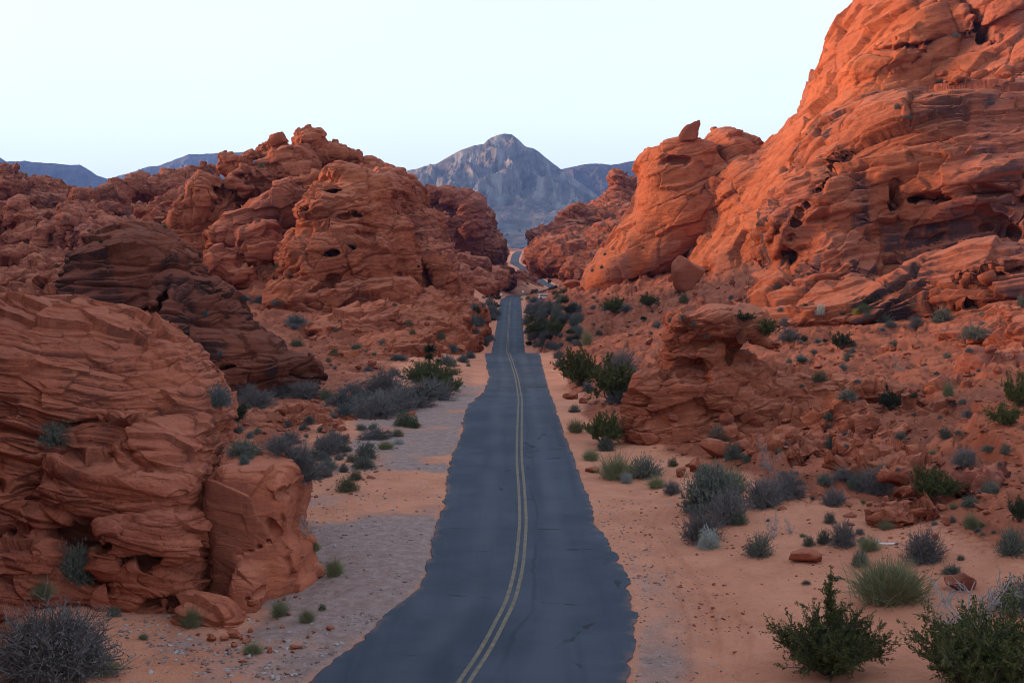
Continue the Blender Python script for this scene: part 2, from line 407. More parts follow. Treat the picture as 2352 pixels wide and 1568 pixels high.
def ground_mat():
    g = NG('ground_sand'); p = g.pos()
    rock, grav, lay = g.attr('rock'), g.attr('grav'), g.attr('lay')
    n1 = g.noise(p, 0.35, 6, 0.62); n2 = g.noise(p, 3.0, 6, 0.7)
    sand = g.mix(g.ramp(n1, 0.3, 0.7), (0.62, 0.265, 0.158), (0.50, 0.195, 0.112))
    sand = g.mix(g.math('MULTIPLY', g.ramp(n2, 0.5, 0.8), 0.4), sand, (0.30, 0.11, 0.065))
    soil = g.mix(g.ramp(lay, 0.15, 0.85), (0.215, 0.060, 0.031), (0.365, 0.112, 0.058))
    soil = g.mix(g.ramp(n2, 0.42, 0.75), soil, (0.25, 0.080, 0.046))
    col = g.mix(g.ramp(g.math('ADD', rock, g.math('MULTIPLY', g.math('SUBTRACT', n2, 0.5), 0.5)), 0.12, 0.38), sand, soil)
    gr = g.noise(p, 2.0, 8, 0.75)
    gcol = g.mix(g.ramp(gr, 0.35, 0.7), (0.26, 0.165, 0.140), (0.37, 0.265, 0.235))
    peb = g.n('ShaderNodeTexVoronoi', {'Vector': p, 'Scale': 7.0}).outputs['Distance']
    gcol = g.mix(g.math('MULTIPLY', g.ramp(peb, 0.22, 0.10), 0.5), gcol, (0.44, 0.40, 0.40))
    col = g.mix(g.ramp(g.math('ADD', grav, g.math('MULTIPLY', g.math('SUBTRACT', n1, 0.5), 0.7)), 0.20, 0.75), col, gcol)
    g.color(col)
    b = g.bump(g.noise(p, 1.3, 9, 0.7), 0.28, 0.8)
    b = g.bump(g.n('ShaderNodeTexVoronoi', {'Vector': g.n('ShaderNodeVectorMath', {0: p, 1: g.n('ShaderNodeTexNoise', {'Vector': p, 'Scale': 1.5}).outputs['Color']}, operation='ADD').outputs[0], 'Scale': 2.3}, feature='SMOOTH_F1').outputs['Distance'], 0.10, 0.5, b)
    g.bump(g.noise(p, 11.0, 5, 0.7), 0.05, 0.6, b)
    return g.m
ground = link('ground', me, ground_mat()); tag(ground, kind='structure')

def ground_at(x, y):
    """terrain height from the mesh (bilinear)"""
    i = np.clip(np.searchsorted(ys, y) - 1, 0, nr - 2)
    W = lambda yy: yy if yy > 60 else (33 + 0.45 * max(yy, 0))
    def row(k):
        a = x / W(ys[k]); return np.interp(a, aa, GZ[k])
    t = (y - ys[i]) / (ys[i + 1] - ys[i])
    return row(i) * (1 - t) + row(i + 1) * t

# ------------------------------------------------------------------ road
def build_road():
    st = np.concatenate([np.linspace(-60, 18, 40), np.exp(np.linspace(math.log(20), math.log(1600), 1500))])
    cx, cz = road_x(st), road_z(st)
    q = np.stack([st, st * 0, st * 0], 1)
    near = sm(260, 60, st)
    def rag(seed, amp):
        n = 0.5 * fbm(q / 5.0, 2, seed) + 0.7 * fbm(q / 0.9, 4, seed + 5)
        sc = np.clip(noise(q / 2.4, seed + 9) - 0.62, 0, 1) * 3.0
        return amp * (n - sc * 0.8) * (0.25 + 0.75 * near)
    wl = road_l(st) + rag(51, 0.40) + 0.16 * fbm(q / 2.6, 3, 57) * near; wr = road_r(st) + rag(71, 0.16) - 0.16 * np.clip(noise(q / 0.9, 88) - 0.6, 0, 1) * 4 * sm(70, 50, st)
    rs_ = np.random.default_rng(4); kn = np.cumsum(rs_.uniform(0.35, 1.5, 900)) + 20; dep = rs_.uniform(0.02, 0.17, 901)
    j = np.searchsorted(kn, st); lo_ = np.where(j > 0, kn[np.clip(j - 1, 0, 899)], st); hi_ = kn[np.clip(j, 0, 899)]
    tt = np.clip((st - lo_) / np.maximum(hi_ - lo_, 1e-3), 0, 1)
    wr = wr - dep[np.clip(j, 0, 900)] * (2 * tt - 1) ** 4 * sm(75, 55, st)
    wr = wr + 0.10 * sm(75, 55, st)
    ts = np.concatenate([[-1.0, -1.0], np.linspace(-0.99, 0.99, 41), [1.0, 1.0]])
    V, E = [], []
    for k, t in enumerate(ts):
        x = cx + np.where(t < 0, t * wl, t * wr)
        z = cz + 0.02 - 0.02 * (t * t) + 0.0 * x
        edge = np.minimum(1 - abs(t), 1) * np.where(t < 0, wl, wr)
        if k in (0, len(ts) - 1): z = z - 0.30
        lump = 0.015 * fbm(np.stack([x / 3, st / 6, st * 0], 1), 3, 91)
        V.append(np.stack([x, st, z + lump], 1)); E.append(edge)
    V = np.array(V); n, m = V.shape[0], V.shape[1]
    ix = np.arange(n * m).reshape(n, m)
    fc = np.stack([ix[:-1, :-1], ix[1:, :-1], ix[1:, 1:], ix[:-1, 1:]], -1).reshape(-1, 4)
    cross = np.repeat(ts[:, None], m, 1)
    me = make_mesh('road', V.reshape(-1, 3), fc, True, {'edge': np.array(E).ravel(), 'cross': cross.ravel()})
    g = NG('asphalt'); p = g.pos()
    n1 = g.noise(p, 0.22, 5, 0.6); n2 = g.noise(p, 24.0, 4, 0.7)
    long = g.noise(g.scale(p, (1.1, 0.05, 1)), 1.0, 4, 0.6)
    col = g.mix(g.ramp(n1, 0.3, 0.7), (0.034, 0.045, 0.066), (0.058, 0.071, 0.096))
    col = g.mix(g.math('MULTIPLY', g.ramp(long, 0.45, 0.7), 0.6), col, (0.029, 0.038, 0.057))
    col = g.mix(g.math('MULTIPLY', g.ramp(n2, 0.5, 0.8), 0.35), col, (0.125, 0.13, 0.14))
    cr = g.attr('cross')
    trk = g.math('ABSOLUTE', g.math('SUBTRACT', g.math('ABSOLUTE', cr), 0.42))
    col = g.mix(g.math('MULTIPLY', g.ramp(trk, 0.20, 0.02), g.math('MULTIPLY', g.ramp(g.noise(p, 0.12, 4, 0.6), 0.3, 0.6), 0.5)), col, (0.078, 0.090, 0.113))
    seam = g.math('ABSOLUTE', g.math('ADD', g.math('SUBTRACT', cr, 0.17), g.math('MULTIPLY', g.math('SUBTRACT', g.noise(p, 0.10, 4, 0.6), 0.5), 0.35)))
    col = g.mix(g.math('MULTIPLY', g.ramp(seam, 0.030, 0.004), g.math('MULTIPLY', g.ramp(g.noise(p, 0.08, 3), 0.40, 0.55), 0.55)), col, (0.024, 0.030, 0.040))
    # hairline cracks: across and along
    c1 = g.n('ShaderNodeTexVoronoi', {'Vector': g.scale(p, (0.10, 0.16, 0.1)), 'Scale': 1.0, 'Randomness': 1.0}, feature='DISTANCE_TO_EDGE').outputs['Distance']
    wob = g.noise(p, 0.9, 4, 0.6)
    crk = g.ramp(g.math('ADD', c1, g.math('MULTIPLY', g.math('SUBTRACT', wob, 0.5), 0.10)), 0.006, 0.0)
    crk = g.math('MULTIPLY', crk, g.ramp(g.noise(p, 0.3, 3), 0.45, 0.55))
    col = g.mix(g.math('MULTIPLY', crk, 0.7), col, (0.018, 0.018, 0.02))
    # sand blown over the margins
    ed = g.attr('edge')
    dust = g.ramp(g.math('ADD', ed, g.math('MULTIPLY', g.math('SUBTRACT', g.noise(p, 0.8, 6, 0.65), 0.42), 1.6)), 0.42, -0.35)
    col = g.mix(g.math('MULTIPLY', dust, 0.55), col, (0.34, 0.17, 0.115))
    g.color(col)
    g.b.inputs['Roughness'].default_value = 0.85
    g.bump(n2, 0.02, 0.5)
    o = link('road', me, g.m); tag(o, kind='structure')
    # two worn yellow lines
    ly = np.concatenate([np.linspace(-60, 18, 30), np.exp(np.linspace(math.log(20), math.log(1500), 900))])
    lx, lz = road_x(ly), road_z(ly)
    vs, fs = [], []
    for s in (-1, 1):
        for e in (-0.07, 0.07):
            xx = lx + s * 0.15 + e
            lump = 0.015 * fbm(np.stack([xx / 3, ly / 6, ly * 0], 1), 3, 91)
            vs.append(np.stack([xx, ly, lz + 0.02 + 0.006 + lump + np.clip(ly, 0, 500) * 8e-5], 1))
    vs = np.array(vs); m = len(ly)
    for a in (0, 2):
        i0 = a * m + np.arange(m - 1); i1 = (a + 1) * m + np.arange(m - 1)
        fs.append(np.stack([i0, i1, i1 + 1, i0 + 1], 1))
    me = make_mesh('road_marking', vs.reshape(-1, 3), np.concatenate(fs))
    g = NG('worn_yellow_paint'); p = g.pos()
    w = g.noise(p, 5.0, 6, 0.7)
    g.color(g.mix(g.ramp(w, 0.38, 0.62), (0.215, 0.168, 0.118), (0.125, 0.112, 0.096)))
    o = link('road_marking', me, g.m); tag(o, kind='structure')
build_road()
print('ground+road', time.time() - T0)
# ------------------------------------------------------------------ rock engine: blobs -> signed distance -> surface net -> layered relief
def surface_net(S, h, o):
    ins = S < 0
    nx, ny, nz = S.shape
    cnt = np.zeros((nx - 1, ny - 1, nz - 1), np.int8)
    cs = [(a, b, c) for a in (0, 1) for b in (0, 1) for c in (0, 1)]
    sl = lambda M, a, b, c: M[a:nx - 1 + a, b:ny - 1 + b, c:nz - 1 + c]
    for c in cs: cnt += sl(ins, *c)
    act = (cnt > 0) & (cnt < 8)
    ii = np.argwhere(act)
    ID = np.full(act.shape, -1, np.int64); ID[act] = np.arange(len(ii))
    val = {c: S[ii[:, 0] + c[0], ii[:, 1] + c[1], ii[:, 2] + c[2]] for c in cs}
    acc = np.zeros((len(ii), 3)); n = np.zeros(len(ii))
    for c in cs:
        for ax in range(3):
            if c[ax]: continue
            e = list(c); e[ax] = 1; e = tuple(e)
            a, b = val[c], val[e]
            cr = (a < 0) != (b < 0)
            t = np.where(cr, a / np.where(cr, a - b, 1), 0)
            pt = np.zeros((len(ii), 3)); pt[:] = c; pt[:, ax] = t
            acc += pt * cr[:, None]; n += cr
    V = (ii + acc / n[:, None]) * h + o
    Q = []
    for ax in range(3):
        b, c = (ax + 1) % 3, (ax + 2) % 3
        s0 = [slice(1, -1)] * 3; s0[ax] = slice(0, -1); s1 = list(s0); s1[ax] = slice(1, None)
        A, B = ins[tuple(s0)], ins[tuple(s1)]
        w = np.argwhere(A != B); fl = A[A != B]
        w[:, b] += 1; w[:, c] += 1
        def cell(db, dc):
            k = w.copy(); k[:, b] -= db; k[:, c] -= dc
            return ID[k[:, 0], k[:, 1], k[:, 2]]
        q = np.stack([cell(1, 1), cell(0, 1), cell(0, 0), cell(1, 0)], 1)
        q[~fl] = q[~fl][:, ::-1]
        Q.append(q)
    Q = np.concatenate(Q)
    return V, Q[(Q >= 0).all(1)]

def smin(a, b, k):
    h = np.clip(0.5 + 0.5 * (b - a) / k, 0, 1)
    return b + (a - b) * h - k * h * (1 - h)

def blob_sdf(p, c, r, n, tilt, yaw=0.0):
    q = p - c
    if yaw:
        cy, sy = math.cos(R(yaw)), math.sin(R(yaw))
        q = np.stack([q[..., 0] * cy + q[..., 1] * sy, -q[..., 0] * sy + q[..., 1] * cy, q[..., 2]], -1)
    ct, st = math.cos(R(tilt)), math.sin(R(tilt))
    x = q[..., 0] * ct + q[..., 2] * st; z = -q[..., 0] * st + q[..., 2] * ct
    k0 = (np.abs(x / r[0]) ** n + np.abs(q[..., 1] / r[1]) ** n + np.abs(z / r[2]) ** n) ** (1.0 / n) + 1e-6
    return np.sqrt((q ** 2).sum(-1)) * (1 - 1 / k0)

def relief(p, n, L, bed=(0.1, 0.0), a_bed=0.35, a_blk=0.25, blk=3.0, a_fbm=0.3, pock=0.0, pock_s=2.2, seed=1, flat=2.2, crack=0.3, wav=0.75, part=1.0):
    """outward offset and bed tone at points p (metres); a_* are in units of L"""
    bn = np.array([math.sin(R(bed[0])), math.sin(R(bed[1])), 1.0]); bn /= np.linalg.norm(bn)
    w = fbm(p / (7 * L), 3, seed) * wav * L + 0.10 * L * fbm(p / (1.4 * L), 2, seed + 4)
    s = (p @ bn + w) / L
    l1, t1 = bedsteps(s, seed); l2, t2 = bedsteps(s * 2.9, seed + 3); l3, t3 = bedsteps(s * 8.0, seed + 7, 0.4)
    md = 0.30 + 0.9 * sm(0.32, 0.62, noise(p / (4.5 * L), seed + 11)); md2 = sm(0.35, 0.65, noise(p / (2.2 * L), seed + 13))
    up = 0.45 + 0.55 * np.sqrt(np.clip(1 - (n @ bn) ** 2, 0, 1))
    off = a_bed * up * ((l1 - 0.5) * md + 0.42 * (l2 - 0.5) * md2 + 0.15 * (l3 - 0.5))
    if a_blk:
        q = p + 0.14 * blk * L * np.stack([fbm(p / (1.5 * blk * L), 2, seed + k) for k in (21, 23, 25)], 1)
        q = np.stack([q[:, 0], q[:, 1], q @ bn * flat], 1)
        f1, f2, c, t = voro(q / (blk * L), seed, True)
        off += a_blk * (0.9 * (c - 0.5) + 1.9 * t - crack * np.exp(-((f2 - f1) / 0.035) ** 2) * sm(0.45, 0.6, noise(p / (blk * L * 1.5), seed + 33)))
        f1, f2, c2, t = voro(q / (blk * L * 0.40) + 3.3, seed + 5, True)
        off += a_blk * 0.42 * (0.8 * (c2 - 0.5) + 1.9 * t) * (0.25 + 0.75 * sm(0.35, 0.6, noise(p / (blk * L), seed + 37)))
    bw = p + 0.35 * L * np.stack([fbm(p / (2 * L), 2, seed + k) for k in (71, 73, 75)], 1)
    bx = np.stack([bw[:, 0] * 0.16, bw[:, 1] * 0.16, (bw @ bn) * 0.85], 1) / L
    for kx, dp in ((0.55, 0.30), (1.5, 0.14)):
        nn_ = noise(bx * kx, seed + 77) * 0.7 + noise(bx * kx * 2.3, seed + 79) * 0.3
        off -= part * dp * np.exp(-((nn_ - 0.5) / 0.014) ** 2) * sm(0.40, 0.55, noise(p / (3.0 * L), seed + 81))
    off += a_fbm * (fbm(p / (2.6 * L), 5, seed + 41, 0.52))
    if pock:
        q = np.stack([p[:, 0], p[:, 1], p @ bn * 1.8], 1) / (pock_s * L) + 0.25 * np.stack([fbm(p / L, 2, seed + k) for k in (51, 53, 55)], 1)
        f1, f2, c = voro(q, seed + 9)
        off -= pock * sm(0.42, 0.10, f1 / (0.45 + 0.9 * c)) * (c > 0.55) * sm(0.40, 0.56, noise(p / (6 * L), seed + 61))
    return (off * L).astype(np.float32), np.clip(0.55 * t1 + 0.3 * t2 + 0.15 * t3, 0, 1)

HITS = []
def formation(name, label, mat, blobs, hpx, L, cuts=(), k=0.6, warp=(0.5, 4.0), sub=2, cat='rock formation', group=None, zcut=None, **rel):
    """blobs / cuts: (u, row, depth, ru, rrow, rdepth_m, exponent, tilt[, yaw]) in picture units at that depth"""
    def conv(b):
        c = P(b[0], b[1], b[2]); r = np.array([b[3] * b[2] / F, b[5], b[4] * b[2] / F])
        return c, r, b[6], b[7], (b[8] if len(b) > 8 else 0.0)
    B = [conv(b) for b in blobs]; C = [conv(b) for b in cuts]
    dm = np.mean([b[2] for b in blobs]); h = hpx * dm / F
    lo = np.min([c - r.max() * 0.0 - np.array([max(r[0], r[2]) if t else r[0], r[1], max(r[0], r[2]) if t else r[2]]) for c, r, n, t, yw in B], 0) - 3 * h - warp[0]
    hi = np.max([c + np.array([max(r[0], r[2]) if t else r[0], r[1], max(r[0], r[2]) if t else r[2]]) for c, r, n, t, yw in B], 0) + 3 * h + warp[0]
    if zcut is not None: lo[2] = max(lo[2], zcut)
    N = np.maximum(np.ceil((hi - lo) / h).astype(int), 6)
    ax = [lo[i] + np.arange(N[i]) * h for i in range(3)]
    G = np.stack(np.meshgrid(*ax, indexing='ij'), -1)
    sd = (abs(hash_name(label)) % 50)
    Wp = G.reshape(-1, 3)
    # low-frequency warp, evaluated coarsely along with one finer octave
    wq = Wp / warp[1]
    G = (Wp + warp[0] * np.stack([fbm(wq, 2, sd + 1), fbm(wq, 2, sd + 5), fbm(wq, 2, sd + 9)], 1)).reshape(G.shape)
    S = np.full(N, 1e3, np.float32)
    def window(c, r, m):
        e = (np.abs(r).max() if True else 0) * np.ones(3) + m
        w = []
        for i in range(3):
            a = int(np.clip((c[i] - e[i] - lo[i]) / h - 1, 0, N[i])); b = int(np.clip((c[i] + e[i] - lo[i]) / h + 2, 0, N[i]))
            w.append(slice(a, b))
        return tuple(w)
    for c, r, n, t, yw in B:
        w = window(c, r, 2 * k + warp[0] + h)
        if any(x.stop - x.start < 1 for x in w): continue
        S[w] = smin(S[w], blob_sdf(G[w], c, r, n, t, yw).astype(np.float32), k)
    for c, r, n, t, yw in C:
        w = window(c, r, 2 * k + warp[0] + h)
        if any(x.stop - x.start < 1 for x in w): continue
        S[w] = -smin(-S[w], blob_sdf(G[w], c, r, n, t, yw).astype(np.float32), k * 0.35)
    for i in range(3):      # close the box
        e = [slice(None)] * 3; e[i] = 0; S[tuple(e)] = np.maximum(S[tuple(e)], h); e[i] = -1; S[tuple(e)] = np.maximum(S[tuple(e)], h)
    V, Q = surface_net(S, h, lo)
    me0 = make_mesh('tmp', V, Q)
    o0 = bpy.data.objects.new('tmp', me0); COL.objects.link(o0)
    md = o0.modifiers.new('s', 'SUBSURF'); md.levels = sub; md.render_levels = sub
    dg = bpy.context.evaluated_depsgraph_get()
    me = bpy.data.meshes.new_from_object(o0.evaluated_get(dg), depsgraph=dg)
    bpy.data.objects.remove(o0); bpy.data.meshes.remove(me0)
    nv = len(me.vertices)
    co = np.empty(nv * 3, np.float32); me.vertices.foreach_get('co', co); co = co.reshape(-1, 3).astype(np.float64)
    nn = np.empty(nv * 3, np.float32); me.vertex_normals.foreach_get('vector', nn); nn = nn.reshape(-1, 3)
    off, tone = relief(co, nn, L, seed=sd + 1, **rel)
    co2 = co + nn * off[:, None]
    base = np.array([co2[:, 0].mean(), co2[:, 1].mean(), co2[:, 2].min()])
    me.vertices.foreach_set('co', (co2 - base).astype(np.float32).ravel())
    a = me.attributes.new('lay', 'FLOAT', 'POINT'); a.data.foreach_set('value', tone.astype(np.float32))
    me.polygons.foreach_set('use_smooth', np.ones(len(me.polygons), bool))
    me.name = name; me.update()
    o = link(name, me, mat, loc=base)
    tag(o, label, cat, group)
    print('  ', name, nv, 'grid', tuple(N), round(time.time() - T0, 1))
    return o

def hash_name(s):
    h = 7
    for ch in s: h = (h * 131 + ord(ch)) % 1000003
    return h

RED1, RED2, PALE = (0.42, 0.122, 0.060), (0.30, 0.081, 0.041), (0.48, 0.185, 0.105)
M_near = rock_mat('layered_red_sandstone', (0.46, 0.142, 0.080), (0.34, 0.098, 0.056), (0.51, 0.20, 0.13), 0.9, varnish=0.45, pale=0.35, dusty=0.20)
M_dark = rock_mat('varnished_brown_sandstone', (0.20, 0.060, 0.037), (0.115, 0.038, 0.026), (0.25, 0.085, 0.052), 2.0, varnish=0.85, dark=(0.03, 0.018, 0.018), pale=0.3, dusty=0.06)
M_pile = rock_mat('orange_red_sandstone', RED1, RED2, PALE, 2.4, varnish=0.35, pale=0.35)
M_far = rock_mat('pale_red_sandstone', (0.37, 0.118, 0.068), (0.25, 0.072, 0.042), (0.46, 0.19, 0.115), 3.5, varnish=0.45, pale=0.4)
M_lit = rock_mat('sunlit_orange_sandstone', (0.51, 0.150, 0.066), (0.40, 0.112, 0.049), (0.55, 0.205, 0.105), 5.0, varnish=0.45, pale=0.18, dark=(0.14, 0.09, 0.085))  # brighter tone paints in the sun's glow on dome and high cliff
M_cliff = rock_mat('red_cliff_sandstone', (0.37, 0.108, 0.055), (0.26, 0.074, 0.039), (0.45, 0.165, 0.094), 3.0, varnish=1.06, pale=0.35, dark=(0.05, 0.03, 0.034), vz=0.16)  # darker than M_lit; extra varnish also stands in for the cliff's shade
M_fin = rock_mat('smooth_red_sandstone', (0.45, 0.138, 0.078), (0.37, 0.108, 0.060), (0.48, 0.18, 0.11), 1.6, varnish=0.35, pale=0.2, bump=0.35)
M_small = rock_mat('roadside_red_sandstone', (0.37, 0.112, 0.060), (0.28, 0.08, 0.045), (0.44, 0.17, 0.10), 1.1, varnish=0.3, pale=0.35)

# -- the layered slab beside the road bend
formation('layered_rock', 'broad layered red slab rock with a hollow base beside the road bend', M_near, [
    (110, 1075, 52, 405, 385, 7.5, 2.5, -8), (60, 930, 55, 330, 235, 6, 2.6, -8), (330, 1010, 50, 165, 165, 4, 2.8, -30), (380, 1120, 47, 106, 160, 3.4, 3.2, 0), (300, 1105, 45.6, 175, 72, 2.8, 4.0, -4),
    (355, 1225, 44.6, 118, 72, 2.8, 4.0, 10), (380, 1340, 45.0, 98, 130, 3.2, 2.8, 0), (180, 1400, 47, 300, 150, 4.6, 2.6, 0), (160, 1250, 49, 260, 160, 4.6, 2.6, 0),
    (25, 1150, 44.5, 48, 58, 1.3, 2.4, 0), (100, 1195, 44.2, 55, 48, 1.3, 2.6, 15), (60, 1285, 43.5, 105, 50, 1.6, 2.8, 10), (70, 1370, 42.8, 115, 60, 1.6, 2.6, -8), (230, 1390, 43.4, 120, 50, 1.5, 2.6, -12),
    (410, 1330, 47.5, 66, 190, 2.6, 3, 0),
    (470, 1440, 41.8, 90, 60, 1.2, 2.8, -18), (512, 1497, 40.4, 34, 34, 0.6, 3.2, 10), (420, 1478, 41.2, 60, 26, 0.8, 3, -10)],
    8, 0.9, cuts=[(215, 1225, 43.2, 80, 34, 2.0, 2.4, -12), (320, 1296, 42.0, 60, 16, 1.4, 2.2, 20), (300, 1040, 43.0, 80, 8, 1.2, 2.5, -3), (345, 1392, 41.8, 55, 16, 1.2, 2.3, 22), (20, 1225, 42.4, 30, 18, 1.2, 2.2, 0), (250, 960, 45.4, 120, 5, 1.0, 2.3, 6), (160, 830, 49, 160, 6, 1.2, 2.3, -4)],
    k=0.20, warp=(0.28, 3.4), zcut=-1.2, bed=(11, 4), a_bed=0.60, a_blk=0.42, blk=2.6, a_fbm=0.24, pock=0.10, crack=0.08, flat=3.0, part=0.85)

formation('rock_fin', 'smooth upright red fin split by a crack from the layered slab, hooked lip on top', M_fin, [
    (596, 1190, 47.0, 84, 142, 2.8, 6.0, -7), (566, 1120, 46.4, 66, 70, 1.6, 5.0, -4), (636, 1072, 47.2, 50, 20, 1.5, 3.2, -24), (664, 1100, 47.4, 26, 18, 1.2, 3.0, -40), (652, 1140, 48, 32, 50, 1.4, 2.6, 0), (600, 1330, 46.6, 102, 130, 2.6, 3.0, -22), (566, 1395, 44.4, 52, 105, 1.8, 3.0, -10), (684, 1365, 46.8, 50, 72, 1.8, 2.4, -32), (650, 1418, 45.2, 92, 40, 1.7, 2.5, -20), (712, 1352, 47.6, 44, 40, 1.6, 2.4, -40), (572, 1300, 46, 54, 150, 1.8, 3.0, 4)],
    8, 0.9, cuts=[(672, 1122, 45.6, 30, 9, 1.4, 2.5, -14), (590, 1262, 43.8, 70, 4, 1.2, 2.3, 24), (640, 1250, 44.0, 12, 70, 1.2, 2.3, 24), (600, 1370, 42.8, 40, 5, 1, 2.3, 14)],
    k=0.22, warp=(0.22, 3.0), zcut=-1.2, bed=(14, 4), a_bed=0.07, a_blk=0.40, blk=3.0, a_fbm=0.18, pock=0.0, crack=0.1, flat=1.0, part=0.12)

# -- the dark boulder behind it
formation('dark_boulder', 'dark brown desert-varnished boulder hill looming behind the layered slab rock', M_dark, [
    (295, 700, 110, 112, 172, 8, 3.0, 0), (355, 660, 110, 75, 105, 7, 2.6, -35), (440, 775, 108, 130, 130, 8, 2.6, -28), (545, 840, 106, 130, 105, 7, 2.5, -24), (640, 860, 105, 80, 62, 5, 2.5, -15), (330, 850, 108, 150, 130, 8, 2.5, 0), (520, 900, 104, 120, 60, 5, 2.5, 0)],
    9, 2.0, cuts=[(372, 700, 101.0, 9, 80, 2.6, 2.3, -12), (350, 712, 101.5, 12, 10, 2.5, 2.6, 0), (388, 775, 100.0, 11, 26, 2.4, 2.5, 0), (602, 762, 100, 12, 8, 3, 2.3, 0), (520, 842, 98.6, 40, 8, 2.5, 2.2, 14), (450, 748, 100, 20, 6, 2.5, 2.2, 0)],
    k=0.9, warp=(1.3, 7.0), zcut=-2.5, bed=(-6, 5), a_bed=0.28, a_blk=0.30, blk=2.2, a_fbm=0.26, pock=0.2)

# -- the tall pile crowned by knobs
formation('rock_pile', 'tall jumbled red rock pile crowned by two rounded knobs west of the road', M_pile, [
    (710, 335, 255, 41, 44, 5, 2.5, 0), (632, 352, 252, 36, 30, 5, 2.4, 0), (678, 392, 244, 60, 62, 7, 2.9, 0), (605, 415, 241, 24, 52, 4, 3.0, 3), (575, 445, 248, 50, 60, 7, 2.5, 0),
    (700, 416, 232, 42, 14, 3.5, 3.6, 3), (660, 435, 233, 40, 14, 3, 2.8, 0), (530, 378, 241, 25, 25, 3.2, 5.0, -10), (560, 415, 238, 27, 34, 3.6, 4.6, -32), (573, 359, 246, 18, 13, 2.5, 2.5, 18), (568, 385, 246, 20, 20, 3, 2.5, 0),
    (462, 470, 236, 36, 64, 4.5, 4.2, -22), (425, 490, 236, 24, 44, 3, 3, -28), (528, 445, 241, 30, 32, 4, 2.5, 0), (505, 480, 240, 50, 50, 6, 2.5, 0),
    (590, 492, 226, 118, 34, 5, 3.2, 27), (690, 470, 228, 60, 40, 6, 2.6, 20), (520, 545, 224, 45, 38, 5, 2.6, 20), (440, 548, 238, 58, 28, 5, 2.6, 22), (450, 592, 236, 46, 44, 5, 2.5, 0),
    (600, 560, 214, 50, 42, 5, 4.2, 12), (512, 605, 211, 46, 40, 5, 2.6, 0), (556, 636, 209, 40, 24, 4, 2.5, 0), (480, 640, 214, 40, 30, 4, 2.5, 0),
    (800, 428, 206, 66, 52, 7, 2.5, -14), (790, 520, 202, 106, 96, 10, 2.5, 0), (785, 610, 198, 128, 90, 11, 2.5, 0), (690, 600, 206, 50, 75, 5, 2.4, -18), (760, 700, 194, 150, 70, 10, 2.4, 0), (680, 690, 198, 60, 50, 5, 2.4, 0),
    (860, 500, 207, 44, 95, 9, 2.6, 0), (895, 455, 228, 55, 70, 9, 2.4, 0), (785, 358, 258, 52, 26, 6, 2.4, -22), (752, 360, 258, 30, 30, 6, 2.4, 0), (828, 368, 258, 8, 13, 2.2, 3.2, -8), (868, 402, 255, 46, 28, 6, 2.4, -32), (930, 470, 240, 48, 60, 8, 2.4, -25),
    (925, 610, 206, 44, 120, 9, 2.7, 9), (1000, 640, 212, 52, 96, 9, 2.5, 17), (965, 560, 232, 60, 90, 9, 2.4, 14), (1040, 690, 225, 45, 60, 8, 2.4, 25), (890, 700, 192, 70, 60, 8, 2.4, 0),
    (720, 570, 258, 250, 180, 14, 2.3, 0)],
    8.5, 2.3, cuts=[(700, 437, 228.5, 48, 6, 4, 2.4, 3), (637, 432, 236.5, 3.5, 56, 5, 3, -6), (650, 344, 248, 34, 5, 4, 2.4, -20), (548, 398, 235.5, 22, 3.5, 4, 2.6, -38), (652, 575, 210, 5, 44, 4, 2.6, 6), (553, 590, 207, 5, 36, 4, 2.6, -14), (620, 522, 220, 80, 7, 4, 2.4, 27), (500, 520, 229, 40, 5, 4, 2.4, 30), (497, 448, 233, 4, 50, 4, 3, -22), (742, 392, 243, 5, 40, 5, 2.6, -8), (842, 541, 191, 28, 11, 4, 2.2, -2), (812, 487, 192.5, 12, 7, 4, 2.2, -5), (765, 443, 198, 22, 7, 4, 2.2, 12), (760, 462, 197, 26, 9, 3, 2.2, 14), (800, 503, 191.5, 32, 8, 3, 2.2, -4), (715, 485, 196.5, 20, 8, 3, 2.2, 25), (675, 545, 200, 10, 14, 3, 2.2, 0), (961, 600, 200, 7, 74, 4, 3, 10), (975, 655, 203, 14, 44, 4, 2.4, 10), (585, 425, 236, 4, 40, 5, 3, 14), (700, 640, 192, 40, 9, 3, 2.2, 28), (740, 660, 186, 40, 8, 4, 2.2, 30), (770, 585, 190, 50, 6, 3, 2.2, 12), (640, 530, 219, 60, 10, 4, 2.3, 27)],
    k=0.26, warp=(0.7, 8.0), zcut=-9, bed=(-9, 6), a_bed=0.26, a_blk=0.50, blk=2.0, flat=1.3, a_fbm=0.28, pock=0.42, pock_s=1.7)

# -- low apron of broken rock at its foot
formation('rock_apron', 'low cracked apron of red rock sloping to the scrub at the foot of the pile', M_pile, [
    (850, 770, 176, 148, 66, 12, 2.4, 4), (970, 770, 178, 120, 62, 12, 2.4, -6), (1060, 752, 196, 58, 46, 9, 2.4, -14), (770, 780, 172, 62, 62, 8, 2.6, 0), (830, 850, 150, 105, 42, 8, 2.5, -6), (900, 820, 158, 120, 44, 9, 2.4, 6), (780, 850, 150, 60, 40, 6, 2.5, 20), (1050, 720, 215, 70, 44, 9, 2.4, -12), (960, 715, 195, 90, 46, 9, 2.4, 0), (1000, 800, 170, 80, 34, 8, 2.4, 8)],
    8.5, 1.6, k=1.0, warp=(1.6, 8.0), zcut=-9, bed=(-14, 8), a_bed=0.42, a_blk=0.55, blk=2.0, a_fbm=0.36, pock=0.15, flat=2.0)

